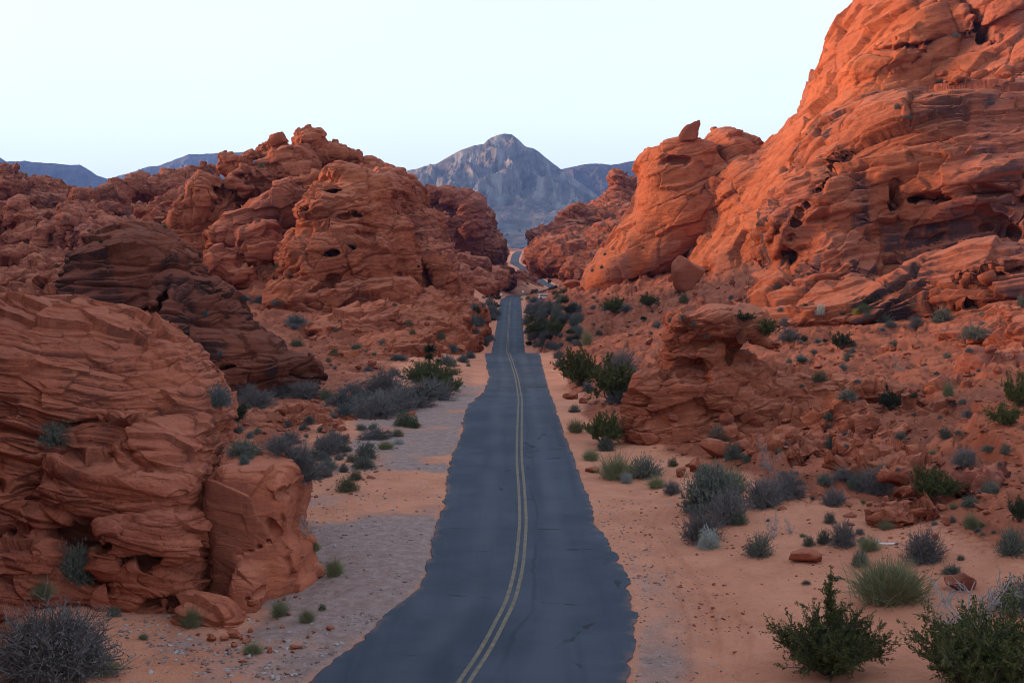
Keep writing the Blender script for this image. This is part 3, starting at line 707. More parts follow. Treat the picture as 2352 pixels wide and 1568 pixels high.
# -- ridge beyond the pile, running down to the far bend of the road
formation('knobby_ridge', 'distant knobby red ridge descending to the winding stretch of the road', M_far, [
    (933, 428, 600, 21, 24, 10, 2.4, 0), (987, 444, 600, 16, 20, 8, 2.4, 0), (1010, 447, 602, 10, 12, 6, 2.4, 0), (1028, 450, 600, 20, 22, 9, 2.8, 0), (1060, 458, 600, 22, 26, 9, 2.6, -15), (1090, 462, 600, 10, 17, 7, 2.6, 0), (1086, 500, 598, 32, 48, 11, 3.0, 6), (1115, 526, 606, 16, 24, 9, 2.6, 10),
    (1030, 525, 640, 110, 78, 40, 2.3, -8), (960, 500, 630, 70, 60, 30, 2.3, 0), (1105, 570, 660, 58, 46, 40, 2.3, -24), (1122, 594, 720, 40, 30, 40, 2.3, -25),
    (1008, 513, 535, 19, 15, 6, 4.0, 8), (1043, 518, 535, 13, 12, 5, 2.6, 0), (1014, 494, 545, 20, 9, 6, 2.6, 20), (980, 530, 520, 24, 20, 8, 2.4, 0),
    (1064, 606, 500, 32, 28, 12, 3.0, 4), (1108, 612, 505, 23, 25, 10, 2.6, 0), (1128, 640, 520, 46, 30, 18, 2.4, -10), (1150, 640, 640, 34, 24, 30, 2.4, -10), (1188, 655, 745, 38, 24, 26, 2.4, -12), (1206, 652, 735, 26, 26, 20, 2.4, -20), (1230, 662, 722, 20, 15, 14, 2.4, -20), (1030, 640, 430, 48, 40, 14, 2.5, 0), (1090, 650, 440, 56, 30, 14, 2.4, 0), (985, 590, 470, 50, 60, 16, 2.5, 10)],
    7.5, 4.0, k=2.0, warp=(2.6, 16.0), zcut=-24, bed=(-12, 6), a_bed=0.30, a_blk=0.42, blk=1.8, a_fbm=0.34, pock=0.25)

formation('low_hill', 'low dark red hill at the mouth of the gap where the road vanishes', M_far, [(1146, 572, 1050, 26, 13, 40, 2.3, -22), (1120, 568, 1060, 30, 18, 40, 2.3, -10)], 6, 4.0, k=2.0, warp=(2.0, 16.0), zcut=-24, a_bed=0.3, a_blk=0.4, a_fbm=0.3)
# -- far slope on the other side of the gap
formation('spired_slope', 'rubbly red slope topped by a leaning spire across from the knobby ridge', M_far, [
    (1418, 420, 620, 20, 38, 9, 2.6, 14), (1440, 430, 622, 28, 26, 10, 2.5, -20), (1462, 445, 624, 24, 26, 10, 2.4, -20), (1430, 460, 620, 50, 22, 14, 2.4, 0), (1318, 484, 604, 13, 18, 7, 3, 0), (1297, 490, 602, 7, 15, 6, 3, 0), (1340, 482, 610, 24, 12, 8, 2.5, 0),
    (1400, 515, 630, 100, 52, 40, 2.3, 10), (1310, 530, 620, 46, 34, 30, 2.3, 24), (1290, 520, 605, 14, 14, 6, 2.6, 0), (1252, 562, 640, 38, 38, 40, 2.3, 38), (1311, 580, 580, 100, 56, 40, 2.3, 10), (1400, 565, 560, 70, 48, 36, 2.3, 14), (1335, 618, 540, 52, 26, 24, 2.4, 8), (1360, 620, 520, 50, 36, 24, 2.3, 10), (1470, 530, 600, 60, 60, 40, 2.3, 0)],
    7.5, 4.0, k=2.0, warp=(3.0, 14.0), zcut=-24, bed=(12, 6), a_bed=0.30, a_blk=0.50, blk=1.6, a_fbm=0.36, pock=0.2)

# -- orange dome with the balanced fin
formation('orange_dome', 'smooth orange rock dome sweeping down to a toe, carrying the pointed balanced fin', M_lit, [
    (1572, 392, 312, 92, 66, 16, 2.9, 8), (1525, 420, 312, 54, 66, 14, 2.6, 10), (1678, 374, 322, 72, 66, 18, 2.5, -14), (1660, 306, 322, 22, 8, 5, 2.6, 0), (1652, 402, 303, 36, 27, 7, 2.5, 10), (1570, 495, 314, 112, 100, 20, 2.5, 16), (1465, 560, 316, 168, 58, 18, 2.6, 49), (1520, 560, 312, 110, 60, 16, 2.4, 40), (1640, 480, 312, 90, 80, 18, 2.4, 0), (1390, 622, 322, 42, 20, 9, 2.4, 38)],
    9, 4.2, cuts=[(1655, 338, 304, 7, 36, 6, 2.5, 4), (1556, 372, 296.5, 40, 11, 4, 2.4, 6)],
    k=1.0, warp=(1.6, 15.0), zcut=-8, bed=(-22, 6), a_bed=0.12, a_blk=0.26, part=0.25, blk=2.6, a_fbm=0.20, pock=0.16, pock_s=0.8)

# -- high cliff
formation('high_cliff', 'towering bright orange cliff reaching above the picture behind the darker cliff', M_lit, [
    (2292, 60, 300, 290, 330, 46, 2.8, 0), (2092, 205, 292, 300, 190, 34, 3.4, 64), (1907, 478, 290, 345, 182, 34, 4.0, 51), (2082, 330, 292, 250, 180, 34, 2.5, 30), (1732, 500, 300, 90, 130, 20, 2.4, 40), (2382, 40, 285, 260, 230, 34, 2.6, 0), (2252, 70, 268, 110, 80, 20, 2.6, -25), (2102, 30, 284, 110, 70, 20, 2.8, 40), (2312, 300, 280, 300, 220, 40, 2.4, 0), (2022, 150, 272, 100, 34, 16, 2.6, 25)],
    11, 4.6, cuts=[(2050, 118, 263, 100, 7, 9, 2.3, 8), (2130, 110, 258, 60, 6, 8, 2.3, 40), (2220, 60, 258, 8, 90, 9, 2.3, 22)],
    k=2.0, warp=(2.4, 26.0), zcut=-4, bed=(-24, 6), a_bed=0.16, a_blk=0.40, part=0.25, blk=2.8, a_fbm=0.30, pock=0.10, pock_s=0.9)

# -- nearer cliff
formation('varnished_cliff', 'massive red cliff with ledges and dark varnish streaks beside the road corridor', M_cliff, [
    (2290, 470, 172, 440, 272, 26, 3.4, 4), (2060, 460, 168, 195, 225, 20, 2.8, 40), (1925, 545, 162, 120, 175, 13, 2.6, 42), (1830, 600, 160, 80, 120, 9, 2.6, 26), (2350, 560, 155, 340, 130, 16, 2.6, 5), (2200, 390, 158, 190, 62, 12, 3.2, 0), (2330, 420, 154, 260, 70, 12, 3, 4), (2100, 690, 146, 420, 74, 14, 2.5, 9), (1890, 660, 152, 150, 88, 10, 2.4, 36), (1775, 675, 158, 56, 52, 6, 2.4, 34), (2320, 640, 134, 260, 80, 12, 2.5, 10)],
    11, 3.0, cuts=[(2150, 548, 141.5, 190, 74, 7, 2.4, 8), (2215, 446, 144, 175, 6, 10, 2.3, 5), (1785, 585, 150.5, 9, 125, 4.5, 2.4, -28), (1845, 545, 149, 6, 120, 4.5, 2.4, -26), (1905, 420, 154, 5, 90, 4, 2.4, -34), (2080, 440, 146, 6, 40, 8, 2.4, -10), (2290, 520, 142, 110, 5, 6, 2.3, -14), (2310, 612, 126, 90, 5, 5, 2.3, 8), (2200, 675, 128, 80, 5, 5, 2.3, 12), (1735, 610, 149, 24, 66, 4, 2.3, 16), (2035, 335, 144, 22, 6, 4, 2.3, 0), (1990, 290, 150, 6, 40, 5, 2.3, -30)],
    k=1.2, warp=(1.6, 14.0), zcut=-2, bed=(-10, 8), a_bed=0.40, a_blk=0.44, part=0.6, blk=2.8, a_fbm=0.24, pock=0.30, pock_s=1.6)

# -- mushroom rock by the road
formation('mushroom_rock', 'squat red outcrop with an overhanging flat cap standing beside the asphalt', M_small, [
    (1640, 748, 80.0, 112, 38, 3.6, 3.4, -6), (1718, 782, 79.6, 58, 19, 2.8, 3.0, -4), (1590, 775, 80, 78, 34, 3.0, 2.8, 0), (1595, 850, 80, 96, 86, 3.4, 2.6, 0), (1520, 960, 78, 88, 118, 2.8, 2.5, 14), (1560, 1000, 77, 110, 70, 2.6, 2.4, 0), (1640, 930, 79, 100, 96, 3.2, 2.5, 0), (1720, 900, 81.5, 90, 78, 3.2, 2.4, -14), (1830, 905, 84, 120, 56, 3.4, 2.4, -14), (1960, 905, 86, 140, 40, 3.2, 2.4, -4), (1700, 1010, 75, 110, 40, 2.2, 2.4, -6), (1600, 905, 76.6, 70, 52, 1.4, 3.2, 0), (1655, 890, 79.5, 84, 70, 3.0, 2.8, 0), (1480, 985, 78, 50, 70, 2.4, 2.6, 16), (1760, 960, 79, 110, 60, 3, 2.4, -12)],
    9, 1.2, cuts=[(1740, 824, 77.2, 76, 17, 2.8, 2.4, 0), (1560, 806, 76.6, 40, 6, 1.0, 2.3, 0), (1610, 800, 76.8, 50, 5, 0.9, 2.3, -4), (1575, 848, 76.6, 34, 32, 1.3, 2.4, 0), (1530, 880, 77.0, 24, 10, 1.3, 2.3, 10)],
    k=0.45, warp=(0.8, 4.0), zcut=-1.2, bed=(-6, 5), a_bed=0.24, a_blk=0.42, blk=2.2, a_fbm=0.32, pock=0.2)
print('rocks', time.time() - T0)
# ------------------------------------------------------------------ far badlands west of the pile
_fl = dict(k=1.0, warp=(1.4, 9.0), bed=(-8, 6), a_bed=0.36, a_blk=0.72, blk=1.6, flat=1.1, a_fbm=0.45, pock=0.3)
def badland(name, label, blobs, L=2.6, hp=8, **kw):
    a = dict(_fl); a.update(kw)
    return formation(name, label, M_far, blobs, hp, L, group='red outcrops scattered over the badlands west of the pile', cat='rock outcrop', **a)
badland('rock_tower', 'tall two-tiered red tower at the picture edge under the blue ridge', [(12, 402, 420, 22, 26, 9, 2.8, 8), (22, 434, 415, 30, 24, 10, 2.6, 0), (0, 450, 415, 40, 30, 10, 2.5, 0)])
badland('rock_outcrop', 'broad dark-topped red hump beside the two-tiered tower', [(85, 432, 435, 44, 22, 12, 2.4, 0), (66, 446, 428, 14, 16, 6, 2.6, 0), (125, 442, 438, 32, 18, 10, 2.4, -12), (95, 470, 430, 80, 30, 14, 2.4, 0)])
badland('rock_outcrop', 'small blocky pinnacle on the skyline saddle of the badlands', [(161, 434, 440, 8, 9, 4, 3, 0), (160, 448, 440, 22, 12, 8, 2.5, 0)])
badland('rock_outcrop', 'beehive-shaped red outcrop with a pale flat ledge at its shoulder', [(190, 453, 402, 22, 20, 8, 2.6, -6), (205, 462, 404, 14, 24, 7, 2.6, 0), (176, 482, 396, 36, 16, 9, 2.5, -4), (190, 500, 400, 44, 24, 10, 2.4, 0)])
badland('rock_outcrop', 'leaning split outcrop standing alone just right of the beehive-shaped one', [(255, 447, 412, 26, 22, 8, 2.8, 14), (285, 449, 412, 12, 15, 6, 2.5, -10), (259, 466, 408, 10, 14, 5, 2.5, 24), (250, 478, 412, 44, 18, 12, 2.4, 0)])
badland('rock_outcrop', 'rounded red knob seen against the blue ridge above the thin pillar', [(320, 421, 432, 24, 18, 8, 2.5, 6), (340, 425, 432, 18, 15, 7, 2.5, -14), (325, 440, 434, 46, 16, 12, 2.4, 0)])
badland('rock_outcrop', 'string of low knobs climbing toward the tall pile under the blue ridge', [(370, 424, 434, 24, 15, 7, 2.5, 10), (392, 420, 436, 16, 15, 7, 2.5, 0), (418, 414, 440, 22, 13, 7, 2.5, 0), (440, 404, 444, 18, 12, 7, 2.5, 0), (458, 396, 450, 18, 12, 7, 2.5, 0), (480, 392, 452, 16, 14, 7, 2.5, 0), (415, 440, 440, 90, 26, 16, 2.4, 12)])
badland('rock_pillar', 'thin pale pillar standing on the open badlands slope', [(323, 476, 382, 10, 17, 4, 3.0, 0), (330, 486, 382, 16, 12, 5, 2.5, 0)], L=1.8, hp=6)
badland('rock_columns', 'row of upright slab columns with dark gaps behind the dark boulder', [
    (14, 512, 330, 24, 48, 7, 3.0, -14), (50, 500, 326, 22, 36, 6, 3.0, -22), (76, 520, 322, 26, 34, 7, 2.8, -8), (100, 498, 328, 14, 16, 5, 2.5, 0), (107, 550, 312, 13, 32, 5, 3.5, 0), (133, 520, 326, 17, 24, 6, 3, -10), (154, 548, 311, 14, 48, 5, 3.6, -12), (179, 560, 306, 15, 38, 5, 3.4, -10), (199, 578, 300, 13, 34, 5, 3.4, -6), (216, 588, 298, 11, 34, 5, 3, -6), (60, 560, 318, 60, 34, 9, 2.5, 20), (90, 600, 300, 80, 26, 12, 2.4, 0), (230, 560, 320, 40, 40, 9, 2.5, 0)], cuts=[(129, 570, 303, 3, 34, 4, 3, 0), (166, 555, 303, 2.5, 46, 3, 3, -12), (190, 565, 298, 2.5, 40, 3, 3, -8)], k=0.5)
badland('rock_outcrop', 'pale wrinkled rock lump between the slab columns and the pillar', [(208, 500, 362, 38, 26, 8, 2.5, 0), (228, 522, 350, 46, 28, 9, 2.5, -12), (190, 520, 356, 20, 22, 6, 2.5, 0), (265, 530, 340, 50, 24, 9, 2.4, -8)], pock=0.3)
badland('rock_outcrop', 'pale honeycombed slope leaning against the west side of the tall pile', [(402, 482, 300, 34, 42, 8, 2.6, 24), (380, 520, 292, 44, 32, 9, 2.5, 18), (430, 520, 285, 40, 46, 9, 2.5, 0), (350, 545, 290, 50, 22, 9, 2.4, 10)], pock=0.6, pock_s=0.9)
badland('rock_outcrop', 'jumble of low red humps below the slab columns', [(36, 592, 282, 38, 22, 7, 2.5, 8), (82, 606, 272, 26, 18, 6, 2.5, 14), (104, 622, 262, 22, 20, 6, 2.6, 0), (146, 612, 270, 22, 16, 6, 2.5, 0), (160, 630, 262, 24, 18, 6, 2.5, 0), (30, 640, 255, 46, 24, 8, 2.4, 0), (120, 645, 250, 40, 20, 7, 2.4, 0)])
badland('rock_outcrop', 'smooth red block tucked against the foot of the dark boulder', [(150, 668, 228, 42, 36, 6, 4.0, 2), (110, 690, 224, 40, 22, 6, 2.6, 0)])
badland('rock_outcrop', 'low red mounds directly above the layered slab at the picture edge', [(20, 668, 236, 38, 30, 7, 2.5, 0), (76, 660, 240, 40, 24, 7, 2.5, 0), (50, 690, 230, 70, 24, 8, 2.4, 0)])
formation('rubble_mound', 'low crumbly red mound amid the grey scrub west of the road', M_small, [(690, 965, 92, 60, 26, 3, 2.4, 10), (735, 985, 88, 80, 30, 3, 2.4, -8), (800, 1000, 85, 60, 22, 2.4, 2.4, -10), (640, 990, 86, 50, 24, 2.6, 2.4, 0)], 9, 0.8, k=0.5, warp=(0.7, 2.6), zcut=-1.2, bed=(-14, 6), a_bed=0.4, a_blk=0.75, blk=1.5, a_fbm=0.5)
formation('rock_ledge', 'broken red ledges stepping up the hillside under the cliff at the picture edge', M_small, [(2290, 880, 88, 90, 60, 4, 2.5, 10), (2360, 850, 92, 70, 110, 5, 2.5, 0), (2210, 930, 82, 80, 40, 3, 2.5, 14), (2120, 960, 76, 70, 34, 2.6, 2.4, 12), (2310, 990, 70, 90, 50, 3, 2.4, 8), (2250, 790, 104, 60, 40, 4, 2.5, 16), (2360, 770, 110, 70, 60, 5, 2.5, 0)], 9, 1.2, k=0.5, warp=(0.9, 3.6), zcut=-1, bed=(-22, 8), a_bed=0.45, a_blk=0.7, blk=1.7, a_fbm=0.4)
formation('rock_ledge', 'low slanting red ledges running down from the flat-capped outcrop to the sand', M_small, [(1860, 980, 74, 120, 36, 3, 2.4, 14), (1960, 1020, 68, 110, 30, 2.6, 2.4, 12), (1780, 1040, 68, 80, 28, 2.2, 2.4, 10), (2040, 1070, 60, 110, 34, 2.2, 2.4, 12), (2180, 1110, 54, 110, 36, 2.0, 2.4, 12), (2080, 1180, 51, 90, 26, 1.4, 2.4, 10)], 9, 0.9, k=0.5, warp=(0.8, 3.0), zcut=-1, bed=(-24, 8), a_bed=0.5, a_blk=0.8, blk=1.6, a_fbm=0.45)
print('badlands', time.time() - T0)

# ------------------------------------------------------------------ mountains
def mountain(name, sil, dist, front, back, seed, c1, c2, c3, cliff=0.42, gul=1.0, L=90.0, nx=620, ny=300):
    su = np.array([s[0] for s in sil], float)
    sz = np.array([P(s[0], s[1], dist)[2] for s in sil]); sx = (su - 1176) / F * dist
    xs = np.linspace(sx[0], sx[-1], nx); yr = np.concatenate([np.linspace(-1, 0, ny // 4, endpoint=False), np.linspace(0, 1, ny)])
    X, T = np.meshgrid(xs, yr, indexing='ij'); X, T = X.ravel(), T.ravel()
    Y = dist - np.where(T > 0, T * front, T * back)
    q = np.stack([X / L, Y / (L * 2.6), X * 0], 1)
    wx = X + gul * 0.6 * L * fbm(q * 0.7, 3, seed) * sm(0, 0.25, T)
    H = np.interp(wx, sx, sz) + dist * 0.0011 * fbm(np.stack([X / (dist * 0.012), X * 0, X * 0], 1), 5, seed + 31)
    t = np.abs(T)
    cl = cliff + 0.10 * fbm(np.stack([X / (2.2 * L), X * 0, X * 0], 1), 3, seed + 3)
    g = np.where(t < cl, 1 - (1 - 0.36) * (t / cl) ** 0.8, 0.36 * (1 - np.clip((t - cl) / (1 - cl), 0, 1)) ** 1.5)
    base = 8.0
    Z = base + (H - base) * g
    qq = np.stack([wx / (1.3 * L), Y / (2.6 * L), X * 0], 1); qq = qq + 0.35 * np.stack([fbm(qq * 1.7, 3, seed + 15), fbm(qq * 1.7, 3, seed + 17), X * 0], 1)
    r1 = ridged(qq, 7, seed + 7); r2 = fbm(np.stack([X / 24.0, Y / 24.0, Z / 24.0], 1), 4, seed + 9)
    fade = sm(0.0, 0.06, t)
    cm = sm(cl + 0.12, cl - 0.08, t)
    Z = Z + fade * ((r1 - 0.66) * (H - base) * 0.42 * gul * (0.18 + 0.82 * cm) + r2 * 16.0 * (0.2 + cm))
    ixx = np.arange(nx * len(yr)).reshape(nx, len(yr))
    fc = np.stack([ixx[:-1, :-1], ixx[:-1, 1:], ixx[1:, 1:], ixx[1:, :-1]], -1).reshape(-1, 4)
    me = make_mesh(name, np.stack([X, Y, Z], 1), fc, True, {'cliff': cm})
    gm = NG(name + '_rock'); p = gm.pos()
    n1 = gm.noise(p, 0.012, 6, 0.65); n2 = gm.noise(gm.scale(p, (0.02, 0.004, 0.004), (0, 0.5, 0)), 1.0, 6, 0.65)
    col = gm.mix(gm.ramp(n1, 0.35, 0.68), c1, c2)
    col = gm.mix(gm.math('MULTIPLY', gm.ramp(n2, 0.46, 0.66), gm.attr('cliff')), col, c3)
    col = gm.mix(gm.math('MULTIPLY', gm.ramp(gm.noise(p, 0.07, 5, 0.7), 0.58, 0.68), 0.5), col, (0.09, 0.10, 0.075))
    gm.color(col); gm.bump(gm.noise(p, 0.03, 10, 0.72), 30.0, 1.0)
    o = link(name, me, gm.m); tag(o, kind='structure')
    return o
mountain('mountain', [(760, 470), (880, 408), (900, 401), (960, 388), (985, 380), (1003, 378), (1030, 364), (1050, 352), (1070, 343), (1090, 336), (1112, 333), (1120, 324), (1140, 313), (1158, 309), (1176, 312), (1190, 322), (1206, 337), (1224, 343), (1240, 353), (1252, 364), (1270, 377), (1290, 392), (1330, 420), (1400, 470), (1500, 530), (1600, 560)],
         5500, 1900, 900, 3, (0.12, 0.113, 0.112), (0.24, 0.22, 0.205), (0.38, 0.345, 0.31))
mountain('mountain', [(1080, 480), (1200, 430), (1285, 390), (1310, 385), (1345, 379), (1370, 378), (1400, 380), (1440, 374), (1480, 366), (1520, 358), (1600, 350), (1700, 362), (1850, 390), (2100, 420)],
         6900, 1800, 900, 13, (0.075, 0.068, 0.07), (0.12, 0.105, 0.10), (0.12, 0.10, 0.095), gul=0.7)
mountain('mountain', [(-420, 400), (-250, 360), (-100, 335), (0, 352), (12, 366), (24, 374), (50, 371), (66, 370), (84, 374), (110, 375), (150, 378), (190, 380), (205, 388), (230, 403), (262, 416), (300, 436), (400, 470), (520, 500)],
         7600, 2200, 900, 23, (0.06, 0.06, 0.075), (0.11, 0.105, 0.12), (0.14, 0.13, 0.14), gul=0.8)
mountain('mountain', [(130, 470), (200, 436), (255, 413), (285, 403), (312, 396), (345, 384), (372, 382), (400, 372), (440, 358), (470, 358), (510, 354), (550, 352), (600, 347), (660, 352), (740, 366), (820, 380), (860, 387), (880, 394), (920, 408), (1000, 440)],
         8400, 2000, 900, 33, (0.08, 0.08, 0.095), (0.14, 0.135, 0.15), (0.18, 0.17, 0.175), gul=0.8)

# ------------------------------------------------------------------ boulders
def boulder_mesh(name, seed, flat=0.7, sub=4, cuts=12, rough=0.05):
    bm = bmesh.new(); bmesh.ops.create_icosphere(bm, subdivisions=sub, radius=1.0)
    v = np.array([x.co[:] for x in bm.verts]); f = np.array([[x.index for x in t.verts] for t in bm.faces]); bm.free()
    r = np.random.default_rng(seed)
    for i in range(cuts):
        d = r.normal(size=3); d /= np.linalg.norm(d); h = r.uniform(0.45, 0.85)
        s = v @ d; v -= np.clip(s - h, 0, None)[:, None] * d * 0.94
    v[:, 2] *= flat
    v *= (1 + 0.18 * fbm(v * 1.1, 2, seed % 40) + rough * fbm(v * 4.0, 3, seed % 40 + 3))[:, None]
    s = v[:, 2] / 0.16; v[:, :2] *= (1 + 0.05 * (bedsteps(s + seed * 3.3, seed % 31)[0] - 0.5))[:, None]
    v[:, 2] -= v[:, 2].min(); w = (v[:, :2].max(0) - v[:, :2].min(0)).max() / 2
    return make_mesh(name, v / w, f, True, {'lay': noise(v * 1.5, seed % 30)})
BOULDERS = [boulder_mesh('boulder', 100 + i, flat=(0.55, 0.7, 0.9, 0.6, 0.8, 0.45, 0.65, 0.75)[i], cuts=(10, 16, 14, 20, 12, 18, 22, 15)[i]) for i in range(8)]
M_bld = rock_mat('loose_red_boulder', (0.36, 0.105, 0.056), (0.27, 0.075, 0.04), (0.42, 0.16, 0.095), 0.9, varnish=0.3, pale=0.3)
for m in BOULDERS: m.materials.append(M_bld)

def fin_mesh():
    # pointed slab: broad foot, tip leaning to one side
    pr = [(-0.50, 0.0), (-0.52, 0.22), (-0.36, 0.52), (-0.05, 0.76), (0.26, 0.92), (0.50, 1.0), (0.49, 0.78), (0.40, 0.52), (0.36, 0.22), (0.30, 0.0)]
    bm = bmesh.new()
    fr = [bm.verts.new((x, -0.22 * (1 - 0.55 * z), z)) for x, z in pr]; bk = [bm.verts.new((x * 0.9, 0.24 * (1 - 0.5 * z), z)) for x, z in pr]
    bm.faces.new(fr); bm.faces.new(bk[::-1])
    for i in range(len(pr)):
        j = (i + 1) % len(pr); bm.faces.new((fr[i], bk[i], bk[j], fr[j]))
    bmesh.ops.recalc_face_normals(bm, faces=bm.faces)
    bmesh.ops.bevel(bm, geom=list(bm.edges), offset=0.035, segments=2, affect='EDGES')
    bmesh.ops.triangulate(bm, faces=bm.faces)
    bmesh.ops.subdivide_edges(bm, edges=list(bm.edges), cuts=3, use_grid_fill=True)
    bmesh.ops.triangulate(bm, faces=bm.faces)
    v = np.array([x.co[:] for x in bm.verts]); f = np.array([[x.index for x in t.verts] for t in bm.faces]); bm.free()
    v += 0.06 * np.stack([fbm(v * 4, 3, 3), fbm(v * 4, 3, 8), fbm(v * 4, 3, 13)], 1)
    return make_mesh('balanced_fin', v, f, True, {'lay': noise(v * 3, 3)})

# ------------------------------------------------------------------ finding the surface under a picture position
bpy.context.view_layer.update()
_dg = bpy.context.evaluated_depsgraph_get()
def hit(u, v):
    o = Vector((0, 0, CAM_Z)); p = P(u, v, 1.0); d = (Vector(p) - o).normalized()
    ok, loc, nor, _, ob, _ = scene.ray_cast(_dg, o, d)
    if not ok: return None
    dep = (loc - o).dot(Vector((0, _ct, -_st)))
    return loc, nor, dep, ob

# ------------------------------------------------------------------ plants: prototypes of radius 1 (height separate)
def quads(pos, dr, ln, wd, r, tipw=0.35):
    n = len(pos); s = np.cross(dr, r.normal(size=(n, 3))); s /= np.linalg.norm(s, axis=1)[:, None] + 1e-9
    ln = np.broadcast_to(ln, n)[:, None]; wd = np.broadcast_to(wd, n)[:, None]
    a = pos - s * wd * 0.5; b = pos + s * wd * 0.5; m = pos + dr * ln
    v = np.stack([a, b, m + s * wd * 0.5 * tipw, m - s * wd * 0.5 * tipw], 1).reshape(-1, 3)
    return v, np.arange(n * 4).reshape(n, 4)
def tubes(paths, r0, r1):
    """paths (n, k, 3) -> three-sided tapering stems"""
    n, k, _ = paths.shape
    t = np.gradient(paths, axis=1); t /= np.linalg.norm(t, axis=2)[..., None] + 1e-9
    a = np.cross(t, np.array([0.3, 0.9, 0.31])); a /= np.linalg.norm(a, axis=2)[..., None] + 1e-9; b = np.cross(t, a)
    rr = (np.linspace(0, 1, k)[None] * (r1 - np.broadcast_to(r0, n)[:, None]) + np.broadcast_to(r0, n)[:, None])[..., None]
    ring = np.stack([paths + rr * (a * math.cos(q) + b * math.sin(q)) for q in (0, 2.094, 4.189)], 2)
    v = ring.reshape(-1, 3); ix = np.arange(n * k * 3).reshape(n, k, 3)
    f = np.concatenate([np.stack([ix[:, :-1, i], ix[:, :-1, (i + 1) % 3], ix[:, 1:, (i + 1) % 3], ix[:, 1:, i]], -1).reshape(-1, 4) for i in range(3)])
    return v, f
def cat_parts(ps):
    vs, fs, o = [], [], 0
    for v, f in ps: vs.append(v); fs.append(f + o); o += len(v)
    return np.concatenate(vs), np.concatenate(fs)
def dirs(r, n, lo=0.05, hi=1.0):
    ph = r.uniform(0, 2 * math.pi, n); z = r.uniform(lo, hi, n); q = np.sqrt(1 - z * z)
    return np.stack([q * np.cos(ph), q * np.sin(ph), z], 1)
def norm(v): return v / (np.linalg.norm(v, axis=-1, keepdims=True) + 1e-9)
def curve(b, d, ln, r, k=4, sag=0.0, wob=0.12):
    n = len(b); t = np.linspace(0, 1, k)[None, :, None]
    w = r.normal(size=(n, 1, 3)) * wob
    ln = np.broadcast_to(ln, n)[:, None, None]
    p = b[:, None] + d[:, None] * t * ln + w * t * t * ln
    p[..., 2] -= sag * (t[..., 0] ** 2) * ln[..., 0]
    return p

def proto_sage(seed, dense=1.0):
    r = np.random.default_rng(seed); n = int(330 * dense)
    d = dirs(r, n, 0.02, 1.0); lob = 0.78 + 0.30 * (noise(d * 1.8 + seed, 5)) + r.uniform(-0.08, 0.08, n)
    st = curve(r.normal(size=(n, 3)) * [0.10, 0.10, 0.0], d, lob, r, 4, 0.05)
    t = r.uniform(0.38, 1.0, (n, 12)); i = np.minimum((t * 3).astype(int), 2); f = t * 3 - i
    a = np.take_along_axis(st, i[..., None], 1); b = np.take_along_axis(st, i[..., None] + 1, 1); p = (a + (b - a) * f[..., None]).reshape(-1, 3)
    ld = norm(np.repeat(d, 12, 0) + r.normal(size=(n * 12, 3)) * 0.65 + [0, 0, 0.25])
    p[:, 2] = np.maximum(p[:, 2], 0.0)
    return quads(p, ld, r.uniform(0.06, 0.13, n * 12), 0.030, r), tubes(st[:110], 0.012, 0.004)
def proto_twig(seed, dense=1.0):
    r = np.random.default_rng(seed); n = int(190 * dense)
    d = dirs(r, n, 0.10, 1.0); st = curve(r.normal(size=(n, 3)) * [0.12, 0.12, 0], d, r.uniform(0.7, 1.05, n), r, 5, 0.10, 0.16)
    k = 9; m = n * k; t = r.uniform(0.3, 0.95, (n, k)); i = np.minimum((t * 4).astype(int), 3); f = t * 4 - i
    a = np.take_along_axis(st, i[..., None], 1); b = np.take_along_axis(st, i[..., None] + 1, 1); p = (a + (b - a) * f[..., None]).reshape(-1, 3)
    d2 = norm(np.repeat(d, k, 0) + r.normal(size=(m, 3)) * 0.6)
    tw = curve(p, d2, r.uniform(0.12, 0.32, m), r, 3, 0.05, 0.2)
    q = tw[:, 1:].reshape(-1, 3); ld = norm(r.normal(size=(len(q), 3)) + [0, 0, 0.5])
    fo = cat_parts([tubes(tw, 0.0075, 0.003), quads(q, ld, r.uniform(0.03, 0.07, len(q)), 0.02, r)])
    return fo, tubes(st, 0.014, 0.004)
def proto_creosote(seed, dense=1.0):
    r = np.random.default_rng(seed); n = int(38 * dense)
    d = norm(dirs(r, n, 0.30, 1.0) + [0, 0, 0.15]); ln = r.uniform(0.75, 1.15, n)
    st = curve(r.normal(size=(n, 3)) * [0.06, 0.06, 0], d, ln, r, 6, -0.08, 0.16)
    k = 12; m = n * k; t = r.uniform(0.35, 1.0, (n, k)); i = np.minimum((t * 5).astype(int), 4); f = t * 5 - i
    a = np.take_along_axis(st, i[..., None], 1); b = np.take_along_axis(st, i[..., None] + 1, 1); p = (a + (b - a) * f[..., None]).reshape(-1, 3)
    d2 = norm(np.repeat(d, k, 0) * 0.8 + r.normal(size=(m, 3)) * 0.55 + [0, 0, 0.35])
    tw = curve(p, d2, r.uniform(0.16, 0.38, m), r, 4, 0.0, 0.15)
    kk = 26; t = r.uniform(0.25, 1.0, (m, kk)); i = np.minimum((t * 3).astype(int), 2); f = t * 3 - i
    a = np.take_along_axis(tw, i[..., None], 1); b = np.take_along_axis(tw, i[..., None] + 1, 1); q = (a + (b - a) * f[..., None]).reshape(-1, 3) + r.normal(size=(m * kk, 3)) * 0.018
    ld = norm(np.repeat(d2, kk, 0) + r.normal(size=(m * kk, 3)) * 0.8)
    return quads(q, ld, r.uniform(0.032, 0.062, m * kk) * (1.25 if dense < 1.5 else 0.9), 0.026 if dense < 1.5 else 0.018, r, 0.5), cat_parts([tubes(st, 0.020, 0.006), tubes(tw, 0.006, 0.003)])
